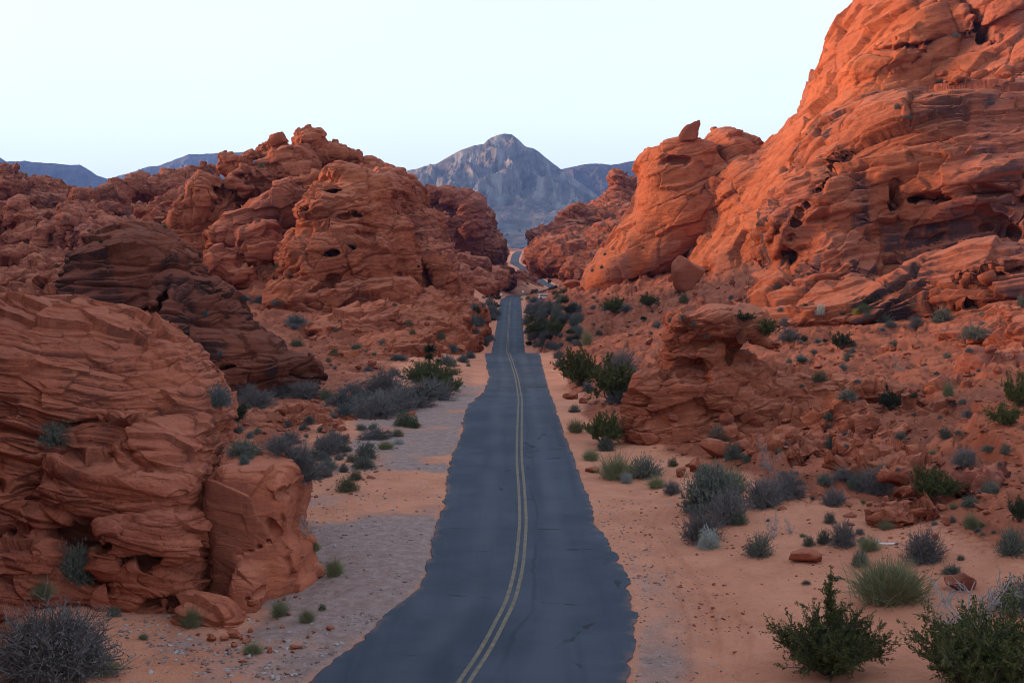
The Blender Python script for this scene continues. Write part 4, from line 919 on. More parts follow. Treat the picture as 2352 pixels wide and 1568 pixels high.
def proto_grass(seed, dense=1.0):
    r = np.random.default_rng(seed); n = int(900 * dense)
    d = norm(dirs(r, n, 0.25, 1.0) + [0, 0, 0.25]); st = curve(r.normal(size=(n, 3)) * [0.22, 0.22, 0], d, r.uniform(0.55, 1.1, n), r, 4, 0.14, 0.12)
    fo = tubes(st[: int(n * 0.85)], 0.011, 0.003)
    return fo, tubes(st[int(n * 0.85):], 0.014, 0.004)
def proto_bare(seed, dense=1.0):
    r = np.random.default_rng(seed); n = 9
    d = norm(dirs(r, n, 0.15, 0.9)); st = curve(r.normal(size=(n, 3)) * [0.04, 0.04, 0], d, r.uniform(0.7, 1.1, n), r, 6, 0.02, 0.25)
    out = [tubes(st, 0.022, 0.008)]; cur, cd = st, d
    tips = None
    for lev, (k, lr, r0) in enumerate(((7, 0.45, 0.010), (5, 0.25, 0.006))):
        n0, kk = len(cur), cur.shape[1] - 1; m = n0 * k; t = r.uniform(0.25, 0.98, (n0, k)); i = np.minimum((t * kk).astype(int), kk - 1); f = t * kk - i
        a = np.take_along_axis(cur, i[..., None], 1); b = np.take_along_axis(cur, i[..., None] + 1, 1); p = (a + (b - a) * f[..., None]).reshape(-1, 3)
        cd = norm(np.repeat(cd, k, 0) + r.normal(size=(m, 3)) * 0.6); cur = curve(p, cd, r.uniform(0.5, 1.0, m) * lr, r, 4, 0.03, 0.22)
        if lev == 0: out.append(tubes(cur, r0, 0.003))
        else: tips = tubes(cur, r0, 0.002)
    return tips, cat_parts(out)
def proto_mound(seed, dense=1.0):
    r = np.random.default_rng(seed); n = int(2600 * dense); d = dirs(r, n, -0.02, 1.0)
    lob = 0.62 + 0.62 * noise(d * 2.4 + seed, 7); p = d * (lob * r.uniform(0.45, 1.08, n))[:, None] + r.normal(size=(n, 3)) * 0.035; p[:, 2] = np.abs(p[:, 2])
    st = curve(r.normal(size=(60, 3)) * [0.08, 0.08, 0], dirs(r, 60), 0.8, r, 4)
    return quads(p, norm(d + r.normal(size=(n, 3)) * 0.7), r.uniform(0.07, 0.15, n), 0.032, r, 0.3), tubes(st, 0.014, 0.005)

def plant_mat(name, c1, c2, rough=0.9):
    g = NG(name); p = g.pos(); ri = g.n('ShaderNodeObjectInfo').outputs['Random']
    col = g.mix(g.ramp(g.noise(p, 5.0, 4, 0.7), 0.3, 0.7), c1, c2)
    hs = g.n('ShaderNodeHueSaturation', {'Color': col, 'Value': g.n('ShaderNodeMapRange', {0: ri, 3: 0.78, 4: 1.25}).outputs[0], 'Saturation': 0.95}).outputs[0]
    g.color(hs); g.b.inputs['Roughness'].default_value = rough
    return g.m
PM = {'sage': plant_mat('sage_leaf', (0.085, 0.098, 0.075), (0.165, 0.175, 0.140)), 'twig': plant_mat('dry_twig', (0.105, 0.093, 0.092), (0.195, 0.175, 0.170)),
      'creosote': plant_mat('creosote_leaf', (0.050, 0.062, 0.016), (0.098, 0.105, 0.030)), 'grass': plant_mat('bunch_grass', (0.150, 0.150, 0.070), (0.265, 0.250, 0.135)),
      'bare': plant_mat('bleached_branch', (0.24, 0.21, 0.205), (0.36, 0.33, 0.32)), 'mound': plant_mat('green_shrub_leaf', (0.050, 0.070, 0.035), (0.105, 0.130, 0.066)),
      'pale': plant_mat('silvery_leaf', (0.24, 0.26, 0.23), (0.40, 0.42, 0.38)), 'yellow': plant_mat('yellow_bloom_leaf', (0.20, 0.17, 0.03), (0.36, 0.27, 0.03)),
      'wood': plant_mat('shrub_wood', (0.075, 0.058, 0.048), (0.15, 0.125, 0.11)), 'bluesage': plant_mat('blue_grey_leaf', (0.085, 0.102, 0.104), (0.150, 0.168, 0.165)), 'dark': plant_mat('dark_evergreen_leaf', (0.030, 0.040, 0.022), (0.060, 0.070, 0.036))}
GEN = {'sage': (proto_sage, 'sage', 'wood'), 'bluesage': (proto_sage, 'bluesage', 'wood'), 'twig': (proto_twig, 'twig', 'wood'), 'creosote': (proto_creosote, 'creosote', 'wood'), 'grass': (proto_grass, 'grass', 'grass'),
       'bare': (proto_bare, 'bare', 'bare'), 'mound': (proto_mound, 'mound', 'wood'), 'pale': (proto_mound, 'pale', 'wood'), 'yellow': (proto_mound, 'yellow', 'wood'), 'dark': (proto_creosote, 'dark', 'wood')}
NAMES = {'sage': ('sagebrush', 'grey-green leafy shrub', 'shrub'), 'bluesage': ('sagebrush', 'blue-grey leafy shrub', 'shrub'), 'twig': ('dry_shrub', 'grey dry twiggy shrub', 'shrub'), 'creosote': ('creosote_bush', 'olive green open bush', 'bush'),
         'grass': ('bunch_grass', 'straw-green grass tuft', 'grass tuft'), 'bare': ('bare_shrub', 'bleached leafless shrub', 'shrub'), 'mound': ('green_shrub', 'dense green rounded shrub', 'shrub'), 'pale': ('silver_shrub', 'silvery flowering shrub', 'shrub'),
         'yellow': ('flowering_shrub', 'yellow-blooming shrub', 'shrub'), 'dark': ('evergreen_bush', 'blackish green ragged bush', 'bush')}
_PR = {}
def proto(kind, var, big=False):
    key = (kind, var, big)
    if key not in _PR:
        fn, m1, m2 = GEN[kind]
        fo, st = fn(hash_name(kind) % 900 + var * 17, 2.6 if big else 1.0)
        q = np.concatenate([fo[0], st[0]]); sxy = np.percentile(np.hypot(q[:, 0], q[:, 1]), 96); szz = np.percentile(q[:, 2], 97)
        fo = (fo[0] / [sxy, sxy, szz], fo[1]); st = (st[0] / [sxy, sxy, szz], st[1])
        a = make_mesh(NAMES[kind][0] + '_foliage_twigs', fo[0], fo[1], False); b = make_mesh(NAMES[kind][0] + '_stems', st[0], st[1], True)
        a.materials.append(PM[m1]); b.materials.append(PM[m2]); _PR[key] = (a, b)
    return _PR[key]

PLANTS = []      # (kind, u, row, width px, height px[, own label])
def pl(kind, *items):
    for it in items: PLANTS.append((kind,) + it)
pl('creosote', (1907, 1545, 250, 165, 'big olive green bush with one tall upright sprig on the roadside sand'), (2262, 1600, 320, 225, 'big olive green bush cut off by the lower picture corner'), (2150, 1145, 112, 78), (1335, 885, 110, 95), (1405, 918, 115, 100), (1388, 1020, 100, 84),
   (2340, 932, 80, 84), (2305, 975, 90, 54), (990, 885, 130, 62), (1030, 902, 64, 44), (1232, 740, 48, 26), (1240, 768, 72, 42), (1280, 770, 62, 38), (1755, 770, 62, 42), (1408, 717, 52, 38), (1490, 702, 46, 30))
pl('dark', (2047, 940, 62, 54), (1932, 802, 50, 44), (1262, 652, 10, 14), (2342, 1198, 52, 64), (2001, 697, 42, 22), (1712, 737, 48, 24), (545, 968, 62, 46), (955, 932, 90, 50))
pl('grass', (2043, 1378, 165, 96, 'largest straw-green grass clump, spreading on the sand behind the big olive bush'), (1997, 1264, 52, 38), (2230, 1214, 42, 42), (1680, 1130, 76, 62), (1415, 1098, 90, 62), (1508, 1120, 48, 30), (1357, 1056, 46, 28), (1322, 992, 42, 34),
   (2178, 910, 28, 38), (440, 1437, 56, 50), (768, 1322, 46, 46), (330, 1467, 24, 16), (643, 1414, 46, 42), (705, 1427, 42, 32), (100, 1372, 54, 44), (240, 1545, 80, 34), (1348, 792, 30, 38), (886, 1030, 42, 20), (2036, 1212, 46, 24), (580, 1500, 52, 28), (724, 1264, 28, 22))
pl('bare', (2235, 1430, 250, 130, 'bleached leafless shrub sprawling behind the cut-off olive bush'), (1775, 1234, 42, 72), (1818, 1224, 52, 42), (1770, 1078, 84, 84), (700, 1228, 64, 74), (2070, 852, 62, 42), (60, 1500, 130, 120), (200, 1510, 150, 110))
pl('twig', (120, 1540, 280, 150, 'huge tangle of grey dry twigs at the lower picture corner below the layered slab'), (2122, 1288, 104, 78), (1937, 1252, 72, 62), (1610, 1243, 96, 84), (1668, 1198, 114, 84), (1755, 1163, 104, 74), (1810, 1142, 90, 66), (2012, 1133, 104, 70), (1915, 1160, 58, 44), (2215, 1067, 62, 44),
   (1544, 1133, 48, 32), (1938, 1102, 62, 32), (2188, 1200, 18, 18), (1425, 852, 84, 52), (880, 908, 120, 64), (860, 958, 116, 56), (955, 935, 116, 64), (1000, 918, 86, 54), (905, 945, 120, 60), (863, 1007, 84, 26), (754, 1042, 84, 52), (690, 1062, 84, 48), (768, 1022, 54, 38), (665, 1018, 64, 30), (700, 1102, 94, 54), (700, 914, 94, 44), (640, 912, 70, 40), (560, 912, 70, 40), (810, 907, 72, 32), (590, 932, 92, 42), (2225, 957, 38, 18), (2103, 752, 38, 30), (1812, 782, 60, 34), (640, 1040, 84, 42), (740, 1095, 60, 36))
pl('sage', (2338, 1397, 116, 76), (2325, 1272, 70, 68), (2186, 1318, 48, 24), (1893, 1247, 38, 34), (1858, 1252, 30, 26), (1744, 1274, 68, 56), (1640, 1168, 132, 104), (1622, 1092, 48, 32), (1596, 1174, 60, 32), (1970, 1122, 52, 42), (1906, 1200, 32, 28), (2274, 1137, 46, 38), (2228, 1162, 42, 28), (2270, 1036, 36, 16), (2309, 1042, 26, 28),
   (2170, 1007, 32, 32), (2069, 1007, 30, 18), (1907, 1027, 28, 32), (1685, 1054, 46, 42), (1715, 1060, 24, 20), (1650, 1012, 50, 38), (1480, 1096, 86, 54), (1392, 1034, 46, 32), (1895, 1110, 42, 26), (1852, 1341, 22, 10), (1977, 1300, 46, 42), (1320, 947, 30, 20), (2027, 739, 50, 36), (2165, 739, 54, 38), (2240, 777, 72, 36), (1945, 917, 52, 26), (1902, 962, 28, 18), (1950, 828, 30, 22), (2052, 802, 30, 24), (2346, 702, 22, 26),
   (840, 1052, 52, 42), (835, 1074, 58, 30), (808, 1060, 30, 20), (789, 1084, 24, 24), (754, 1077, 48, 28), (790, 1037, 38, 22), (560, 1042, 84, 38), (715, 1057, 50, 30), (857, 987, 26, 18), (830, 987, 28, 16), (177, 1332, 94, 94, 'dark rounded shrub nestled in the hollow base of the layered slab'), (130, 1020, 84, 58, 'dark shrub growing on a ledge of the layered slab'), (262, 1414, 38, 24))
pl('bluesage', (1352, 900, 38, 28), (1425, 922, 72, 42), (1284, 822, 30, 22), (1290, 840, 32, 24), (1273, 802, 28, 18), (1440, 714, 42, 16), (1840, 830, 32, 20), (1868, 812, 22, 12), (790, 932, 94, 38), (840, 927, 74, 32), (790, 950, 64, 26), (738, 992, 18, 14), (698, 987, 26, 16), (711, 970, 26, 20), (662, 977, 22, 16), (540, 992, 40, 24), (500, 930, 74, 52), (575, 1005, 22, 16), (1063, 832, 30, 22), (1080, 822, 26, 18), (1030, 840, 42, 28), (1040, 807, 32, 18), (680, 742, 54, 22), (675, 754, 32, 12), (560, 690, 40, 14), (600, 694, 44, 16), (640, 700, 40, 16), (915, 827, 46, 14), (905, 862, 32, 18), (847, 852, 30, 12), (471, 726, 16, 14), (505, 814, 16, 12), (2061, 250, 16, 14), (2081, 272, 28, 14), (2194, 86, 18, 12), (2277, 240, 18, 10), (2162, 190, 24, 10), (1785, 662, 16, 22), (2077, 597, 16, 10), (1510, 752, 30, 16), (1800, 747, 30, 22), (2047, 750, 30, 16))
pl('mound', (930, 977, 62, 36), (950, 982, 32, 24), (913, 1002, 32, 20), (817, 1101, 36, 24), (798, 1127, 56, 36), (1695, 1202, 48, 32), (1546, 1070, 26, 22), (750, 917, 36, 26), (740, 1400, 20, 16), (681, 794, 36, 18), (1013, 777, 24, 16), (939, 747, 22, 13), (820, 800, 26, 14), (767, 814, 22, 18), (860, 816, 14, 9), (1985, 717, 40, 22), (1570, 694, 26, 24), (1882, 874, 42, 26), (636, 615, 14, 14), (600, 385, 16, 12))
pl('pale', (1628, 1258, 56, 52), (1438, 1109, 30, 28), (915, 1019, 30, 14), (1884, 722, 22, 28))
pl('yellow', (1198, 690, 8, 8, 'tiny yellow-blooming shrub at the asphalt edge by the square sign'), (1968, 722, 26, 16))
print('proto', time.time() - T0)

# seeded extra scrub in natural clusters: (kinds, count, polygon box u0 u1 v0 v1, width range)
rs = random.Random(5)
TINY = []
for kinds, n, (u0, u1, v0, v1), (w0, w1), lab in [
    (('bluesage', 'sage', 'dark', 'twig', 'bluesage'), 100, (1210, 1330, 694, 800), (14, 36), 'low scrub crowding the verge of the road dip on the cliff side'),
    (('twig', 'twig', 'bluesage', 'dark'), 60, (1086, 1146, 694, 800), (14, 34), 'low scrub crowding the verge of the road dip below the pile'),
    (('mound', 'mound', 'dark'), 26, (1200, 1300, 668, 692), (8, 18), 'low green scrub around the far road crest'),
    (('mound', 'dark'), 18, (1110, 1158, 672, 692), (8, 16), 'low green scrub beside the diamond sign'),
    (('bluesage', 'mound', 'dark'), 22, (40, 480, 440, 640), (6, 12), 'tiny dark shrub dotted over the distant badlands'),
    (('bluesage', 'dark', 'mound'), 16, (960, 1240, 520, 670), (5, 11), 'tiny dark shrub dotted over the knobby ridge'),
    (('bluesage', 'dark', 'mound'), 18, (1240, 1480, 520, 690), (6, 12), 'tiny dark shrub dotted over the spired slope'),
    (('bluesage', 'sage', 'dark'), 26, (1340, 1700, 640, 790), (8, 22), 'small shrub rooted among the rubble below the orange dome'),
    (('bluesage', 'mound', 'sage'), 22, (740, 1100, 690, 850), (7, 18), 'small shrub rooted in cracks of the broken rock apron'),
    (('sage', 'twig', 'bluesage'), 26, (560, 860, 930, 1070), (14, 34), 'small scrub on the flat around the crumbly mound'),
    (('sage', 'bluesage', 'dark'), 44, (1790, 2340, 700, 960), (10, 24), 'small shrub on the rubble slope under the varnished cliff'),
    (('sage', 'grass', 'twig', 'bluesage'), 42, (1760, 2340, 960, 1300), (10, 24), 'small shrub on the slanting ledges above the sand')]:
    for i in range(n): TINY.append((rs.choice(kinds), rs.uniform(u0, u1), rs.uniform(v0, v1), rs.uniform(w0, w1), lab))

# loose boulders: (u, row, width px, height px, mesh, own label)
BLD = [(1578, 662, 80, 76, 0, 'big dark rounded boulder standing on the rubble below the orange dome'), (638, 334, 56, 30, 3, 'rounded cap boulder balanced on the tall pile beside its highest knob'), (830, 372, 16, 24, 2, 'small pointed stone on the skyline shoulder of the tall pile'), (1314, 662, 48, 20, 5, 'flat-topped boulder overhanging the verge before the winding stretch'), (2205, 1354, 84, 44, 0, 'rounded red boulder half buried in sand by the bleached shrub'),
       (1850, 1288, 76, 30, 5, 'low split red rock poking out of the sand slope'), (1718, 968, 40, 32, 3, 'cube-like red block fallen at the foot of the flat-capped outcrop'), (1690, 955, 50, 26, 6, 'slab-like red block resting behind the cube-like one'), (1666, 975, 34, 30, 1, 'small wedge of red rock leaning by the cube-like block'),
       (1640, 1052, 76, 46, 4, 'smooth red boulder between the flat-capped outcrop and the bushy sand'), (1596, 1082, 44, 32, 0, 'pinkish round stone below the smooth red boulder'), (1905, 1062, 22, 28, 2, 'upright orange stone on the slanting ledges'), (1312, 917, 44, 18, 5, 'flat red slabs lying on the sand below the olive bushes'), (1340, 926, 30, 14, 3, 'darker red block beside the flat slabs'),
       (1362, 1084, 44, 13, 5, 'thin red slab lying near the asphalt edge'), (2146, 1240, 14, 16, 1, 'brown stone standing on sand above the bent white pipe'), (2079, 275, 26, 34, 2, 'pointed red stone perched on the bench of the varnished cliff'), (2250, 184, 50, 22, 3, 'angular rubble block on the high bench'), (2310, 176, 56, 26, 6, 'largest angular block on the high bench'), (2200, 190, 34, 16, 1, 'small angular block on the high bench')]
BT = []
for n, (u0, u1, v0, v1), (w0, w1), lab in [(30, (1340, 1700, 640, 800), (8, 26), 'loose red block in the rubble below the orange dome'), (40, (1780, 2345, 720, 1000), (10, 30), 'loose red block on the rubble slope under the varnished cliff'), (26, (1480, 2000, 960, 1110), (10, 32), 'loose red block around the foot of the flat-capped outcrop'),
      (18, (1900, 2345, 1000, 1240), (10, 24), 'loose red stone among the slanting ledges'), (26, (600, 850, 920, 1060), (8, 20), 'loose red stone about the crumbly mound'), (30, (720, 1100, 700, 870), (8, 26), 'loose red block on the broken rock apron'), (16, (420, 560, 1420, 1520), (8, 24), 'loose red stone at the foot of the split-off fin'), (26, (520, 760, 1350, 1510), (7, 30), 'loose red stone on the gravel skirting the split-off fin'), (16, (2150, 2350, 170, 200), (8, 26), 'loose red block scattered on the high bench')]:
    for i in range(n): BT.append((rs.uniform(u0, u1), rs.uniform(v0, v1), w0 + (w1 - w0) * rs.random() ** 2.2, lab))

_ph = [hit(p[1], p[2]) for p in PLANTS]; _th = [hit(p[1], p[2]) for p in TINY]; _bh = [hit(b[0], b[1] - 1) for b in BLD]; _bth = [hit(b[0], b[1]) for b in BT]
_fin = hit(1584, 330)
print('hits', time.time() - T0)

def place(u, v):
    """words for where a picture position is"""
    if v < 300: return 'on the bench of the varnished cliff'
    if u < 520 and v > 1350: return 'below the layered slab'
    if u < 520 and v > 880: return 'behind the shoulder of the layered slab'
    if u < 540 and v > 700: return 'on the dark boulder'
    if u < 720 and v < 720: return 'in the hollow behind the dark boulder'
    if u < 720 and 720 <= v < 880: return 'on the sand patch behind the dark boulder'
    if u < 860 and v > 1230: return 'by the split-off fin'
    if u < 1176 and v < 870: return 'on the broken rock apron' if u < 1020 else 'by the road below the apron'
    if u < 1176 and v > 1045: return 'on the gravel flat beside the fin'
    if u < 860: return 'around the crumbly mound'
    if u < 1176: return 'in the thicket west of the road'
    if v < 700 and u < 1300: return 'at the far road crest'
    if v < 800 and u < 1340: return 'along the road dip'
    if v < 800 and u < 1700: return 'in the rubble below the orange dome'
    if v < 880 and u >= 1700: return 'on the rubble slope under the varnished cliff'
    if u < 1470 and v < 1000: return 'beside the flat-capped outcrop'
    if u < 1560: return 'before the flat-capped outcrop'
    if v < 1060: return 'on the ledges beside the flat-capped outcrop'
    if u < 1850 and v < 1220: return 'in the sandy thicket'
    if v < 1160: return 'below the slanting ledges'
    return 'on the open sand slope'
ORD = ['first', 'second', 'third', 'fourth', 'fifth', 'sixth', 'seventh', 'eighth', 'ninth', 'tenth', 'eleventh', 'twelfth', 'thirteenth', 'fourteenth', 'fifteenth']
def put_plant(kind, h, w, ht, label, group, parts, seed, big=False):
    loc, nor, dep, ob = h
    rx = w * dep / F / 2; rz = 0.82 * ht * dep / F
    q = random.Random(seed)
    var = q.randrange(3); fo, st = proto(kind, var, big)
    nm, _, cat = NAMES[kind]
    sc = (rx * 1.02, rx * q.uniform(0.85, 1.05), rz)
    if parts:
        e = empty(nm, (loc.x, loc.y, loc.z - 0.03 * rz)); e.scale = sc; e.rotation_euler = (0, 0, q.uniform(0, 6.28))
        a = bpy.data.objects.new('foliage_twigs', fo); COL.objects.link(a); a.parent = e  # holds bare twigs and grass blades as well as leaves
        b = bpy.data.objects.new('stems', st); COL.objects.link(b); b.parent = e
    else:
        e = bpy.data.objects.new(nm, fo); COL.objects.link(e); e.location = (loc.x, loc.y, loc.z - 0.03 * rz); e.scale = sc; e.rotation_euler = (0, 0, q.uniform(0, 6.28))
    tag(e, label, cat, group)
    if 'sprig' in (label or ''):
        r = np.random.default_rng(8); st = curve(np.array([[0.0, 0.0, 0.35]]), norm(np.array([[-0.05, 0.0, 1.0]])), np.array([1.55]), r, 8, 0.0, 0.05)
        t = r.uniform(0.35, 1.0, 60); bp = np.stack([np.interp(t, np.linspace(0, 1, 8), st[0, :, k]) for k in range(3)], 1)
        tw = curve(bp, norm(r.normal(size=(60, 3)) * [1, 1, 0.4] + [0, 0, 0.5]), r.uniform(0.05, 0.15, 60), r, 3)
        ii = r.integers(0, 60, 1500); q_ = tw[ii, r.integers(1, 3, 1500)] + r.normal(size=(1500, 3)) * 0.02
        v1, f1 = quads(q_, norm(r.normal(size=(1500, 3)) + [0, 0, 0.3]), r.uniform(0.03, 0.055, 1500), 0.02, r, 0.5); v2, f2 = tubes(st, 0.014, 0.004); v3, f3 = tubes(tw, 0.005, 0.003)
        v, f = cat_parts([(v1, f1), (v2, f2), (v3, f3)]); link('sprig', make_mesh('sprig', v, f, False), PM['creosote'], e)
    return e
# labels: kind + size + place, told apart by their order from the asphalt
items = []
for i, (p, h) in enumerate(zip(PLANTS, _ph)):
    if h is None: continue
    sz = max(p[3], p[4]); size = 'tiny' if sz < 20 else 'small' if sz < 40 else '' if sz < 80 else 'large'
    items.append([p, h, (size + ' ' + NAMES[p[0]][1] + ' ' + place(p[1], p[2])).strip() if len(p) < 6 else p[5], len(p) >= 6])
from collections import defaultdict
by = defaultdict(list)
for it in items: by[it[2]].append(it)
for lab, its in by.items():
    if len(its) > 1:
        its.sort(key=lambda it: abs(it[1][0].x - float(road_x(np.array([it[1][0].y]))[0])))
        for k, it in enumerate(its): it[2] = lab + ', ' + ORD[k] + ' from the asphalt'
for i, (p, h, lab, own) in enumerate(items):
    put_plant(p[0], h, p[3], p[4], lab, NAMES[p[0]][0].replace('_', ' ') + ' plants of the canyon floor', max(p[3], p[4]) >= 24, i * 7 + 3, max(p[3], p[4]) > 120)
for i, (p, h) in enumerate(zip(TINY, _th)):
    if h is None or h[1].z < 0.25 or (abs(p[1] - 1250) < 16 and 664 < p[2] < 700): continue
    x, y = h[0].x, h[0].y
    if road_dist(np.array([x]), np.array([y]))[0] < 0.8: continue
    put_plant(p[0], h, p[3], p[3] * rs.uniform(0.5, 0.8), p[4], p[4], p[3] >= 26, i * 11 + 5)

# tall sprig of the big roadside bush is part of that bush; the shaggy yucca stands beyond the dry thicket
def yucca():
    h = hit(985, 866)
    loc, nor, dep, ob = h; s = dep / F
    e = empty('yucca_tree', loc); tag(e, 'dark shaggy yucca with a round spiky head above the dry thicket', 'yucca')
    r = np.random.default_rng(3)
    b = np.array([[0, 0, -0.1], [0, 0, -0.1]]); H = 62 * s
    pth = np.array([[[0, 0, -0.2], [0.1, 0, H * 0.3], [0.05, 0, H * 0.7], [0.15, 0, H]], [[0, 0, -0.2], [0.2, 0.1, H * 0.2], [0.6, 0.2, H * 0.35], [0.9, 0.2, H * 0.5]]])
    tv, tf = tubes(pth, np.array([9 * s, 7 * s]) * 0.5, 5 * s * 0.5)
    link('trunk', make_mesh('yucca_trunk', tv, tf), PM['wood'], e)
    for c, rad in (((0.15, 0, H), 18 * s), ((0.9, 0.2, H * 0.55), 11 * s), ((0.05, -0.1, H * 0.72), 13 * s)):
        n = 260; d = dirs(r, n, -0.5, 1.0); v, f = quads(np.array(c) + d * rad * 0.1, d, rad * r.uniform(0.8, 1.1, n), rad * 0.11, r, 0.1)
        link('leaf_rosette', make_mesh('leaf_rosette', v, f, False), PM['dark'], e)
yucca()

def put_boulder(me, h, w, ht, label, group, seed, name='boulder'):
    loc, nor, dep, ob = h; q = random.Random(seed); rx = w * dep / F / 2
    o = bpy.data.objects.new(name, me); COL.objects.link(o)
    zmax = max(v.co.z for v in me.vertices) if me.name not in _ZM else _ZM[me.name]; _ZM[me.name] = zmax
    sz = (ht * dep / F) / zmax * 1.15 if ht else rx * q.uniform(0.7, 1.2)
    o.scale = (rx, rx * q.uniform(0.75, 1.1), sz); o.rotation_euler = (q.uniform(-0.3, 0.3) if not ht else 0, q.uniform(-0.35, 0.35) if not ht else 0, q.uniform(0, 6.28))
    o.location = (loc.x, loc.y, loc.z - 0.15 * sz * zmax); tag(o, label, 'boulder', group)
    return o
_ZM = {}
for i, (b, h) in enumerate(zip(BLD, _bh)):
    if h: put_boulder(BOULDERS[b[4]], h, b[2], b[3], b[5], 'loose boulders around the canyon', i)
for i, (b, h) in enumerate(zip(BT, _bth)):
    if h is None: continue
    if road_dist(np.array([h[0].x]), np.array([h[0].y]))[0] < 0.6: continue
    put_boulder(BOULDERS[i % 8], h, b[2], None, b[3], b[3], i + 500)
fm = fin_mesh()
if _fin:
    d = _fin[2]; s = d / F
    o = link('balanced_rock', fm, M_bld, loc=(_fin[0].x, _fin[0].y + 0.5, P(1584, 323, d)[2])); o.scale = (52 * s, 50 * s, 48 * s)
    tag(o, 'pointed fin-shaped rock balanced on top of the orange dome', 'balanced rock')

# ------------------------------------------------------------------ rubble and gravel too many to count
def scatter(name, n, sample, size, mat, seed, flat=0.6):
    r = np.random.default_rng(seed)
    bm = bmesh.new(); bmesh.ops.create_icosphere(bm, subdivisions=1, radius=1.0)
    bv = np.array([x.co[:] for x in bm.verts]); bf = np.array([[x.index for x in t.verts] for t in bm.faces]); bm.free()
    pts = sample(r, n); n = len(pts); sc = size(r, n)
    k = len(bv); V = np.repeat(bv[None], n, 0)
    V = V * (1 + r.uniform(-0.38, 0.38, (n, k, 1)))
    V = V * np.stack([r.uniform(0.7, 1.4, n), r.uniform(0.7, 1.2, n), r.uniform(0.35, 0.9, n) * flat * 1.4], 1)[:, None]
    a = r.uniform(0, 6.28, n); ca, sa = np.cos(a)[:, None], np.sin(a)[:, None]
    tl = r.uniform(-0.6, 0.6, n); cb, sb = np.cos(tl)[:, None], np.sin(tl)[:, None]
    x, y, z = V[..., 0], V[..., 1], V[..., 2]
    y, z = y * cb - z * sb, y * sb + z * cb
    x, y = x * ca - y * sa, x * sa + y * ca
    V = np.stack([x, y, z], -1) * sc[:, None, None] + pts[:, None] + np.array([0, 0, 0.15]) * sc[:, None, None]
    f = (bf[None] + (np.arange(n) * k)[:, None, None]).reshape(-1, 3)
    o = link(name, make_mesh(name, V.reshape(-1, 3), f, False, {'lay': np.repeat(r.random(n), k)}), mat); tag(o, kind='stuff')
def on_ground(x, y):
    z = np.array([ground_at(a, b) for a, b in zip(x, y)]); return np.stack([x, y, z], 1)
def slope_pts(r, n):
    y = np.exp(r.uniform(math.log(46), math.log(330), n)); a = r.uniform(0.02, 0.45, n); x = a * y
    z, rk, gv, rd = ground_fields(x, y); keep = (r.random(n) < rk * 1.1) & (rd > 1.0); return on_ground(x[keep], y[keep])
def left_pts(r, n):
    y = np.exp(r.uniform(math.log(60), math.log(260), n)); x = -r.uniform(0.03, 0.30, n) * y
    z, rk, gv, rd = ground_fields(x, y); keep = (r.random(n) < 0.25 + rk) & (rd > 3.0); return on_ground(x[keep], y[keep])
def gravel_pts(r, n):
    y = r.uniform(34, 70, n) ; y = np.where(r.random(n) < 0.5, r.uniform(34.5, 41, n), y); x = road_x(y) - road_l(y) - r.uniform(0.2, 9.0, n) ** 1.0
    z, rk, gv, rd = ground_fields(x, y); p = on_ground(x, y)
    keep = r.random(n) < 0.18 + 0.8 * sm(0.30, 0.62, noise(p / 1.8, 4)); return p[keep]
def verge_pts(r, n):
    y = r.uniform(34, 60, n); x = road_x(y) + road_r(y) + np.abs(r.normal(0, 1.6, n)) + 0.1; return on_ground(x, y)
def sand_pts(r, n):
    y = r.uniform(34, 62, n); x = road_x(y) + road_r(y) + r.uniform(0.3, 15, n); z, rk, gv, rd = ground_fields(x, y)
    keep = (r.random(n) < sm(0.42, 0.66, noise(np.stack([x, y, z], 1) / 2.2, 14)) + 0.08); return on_ground(x[keep], y[keep])
M_rub = NG('red_rubble'); lay = M_rub.attr('lay'); M_rub.color(M_rub.mix(lay, (0.17, 0.050, 0.028), (0.32, 0.10, 0.056)))
M_grv = NG('mixed_gravel'); lay = M_grv.attr('lay'); M_grv.color(M_grv.mix(M_grv.ramp(lay, 0.35, 0.9), (0.20, 0.135, 0.12), (0.36, 0.33, 0.325)))
scatter('rock_rubble', 9000, slope_pts, lambda r, n: 0.06 + 0.30 * r.random(n) ** 6, M_rub.m, 5, 0.42)
scatter('rock_rubble', 3500, left_pts, lambda r, n: 0.08 + 0.34 * r.random(n) ** 4, M_rub.m, 6)
scatter('gravel', 7000, gravel_pts, lambda r, n: 0.015 + 0.080 * r.random(n) ** 7, M_grv.m, 7)
scatter('rock_rubble', 3500, sand_pts, lambda r, n: 0.012 + 0.085 * r.random(n) ** 6, M_rub.m, 9, 0.5)
scatter('gravel', 1500, verge_pts, lambda r, n: 0.012 + 0.05 * r.random(n) ** 5, M_grv.m, 8)

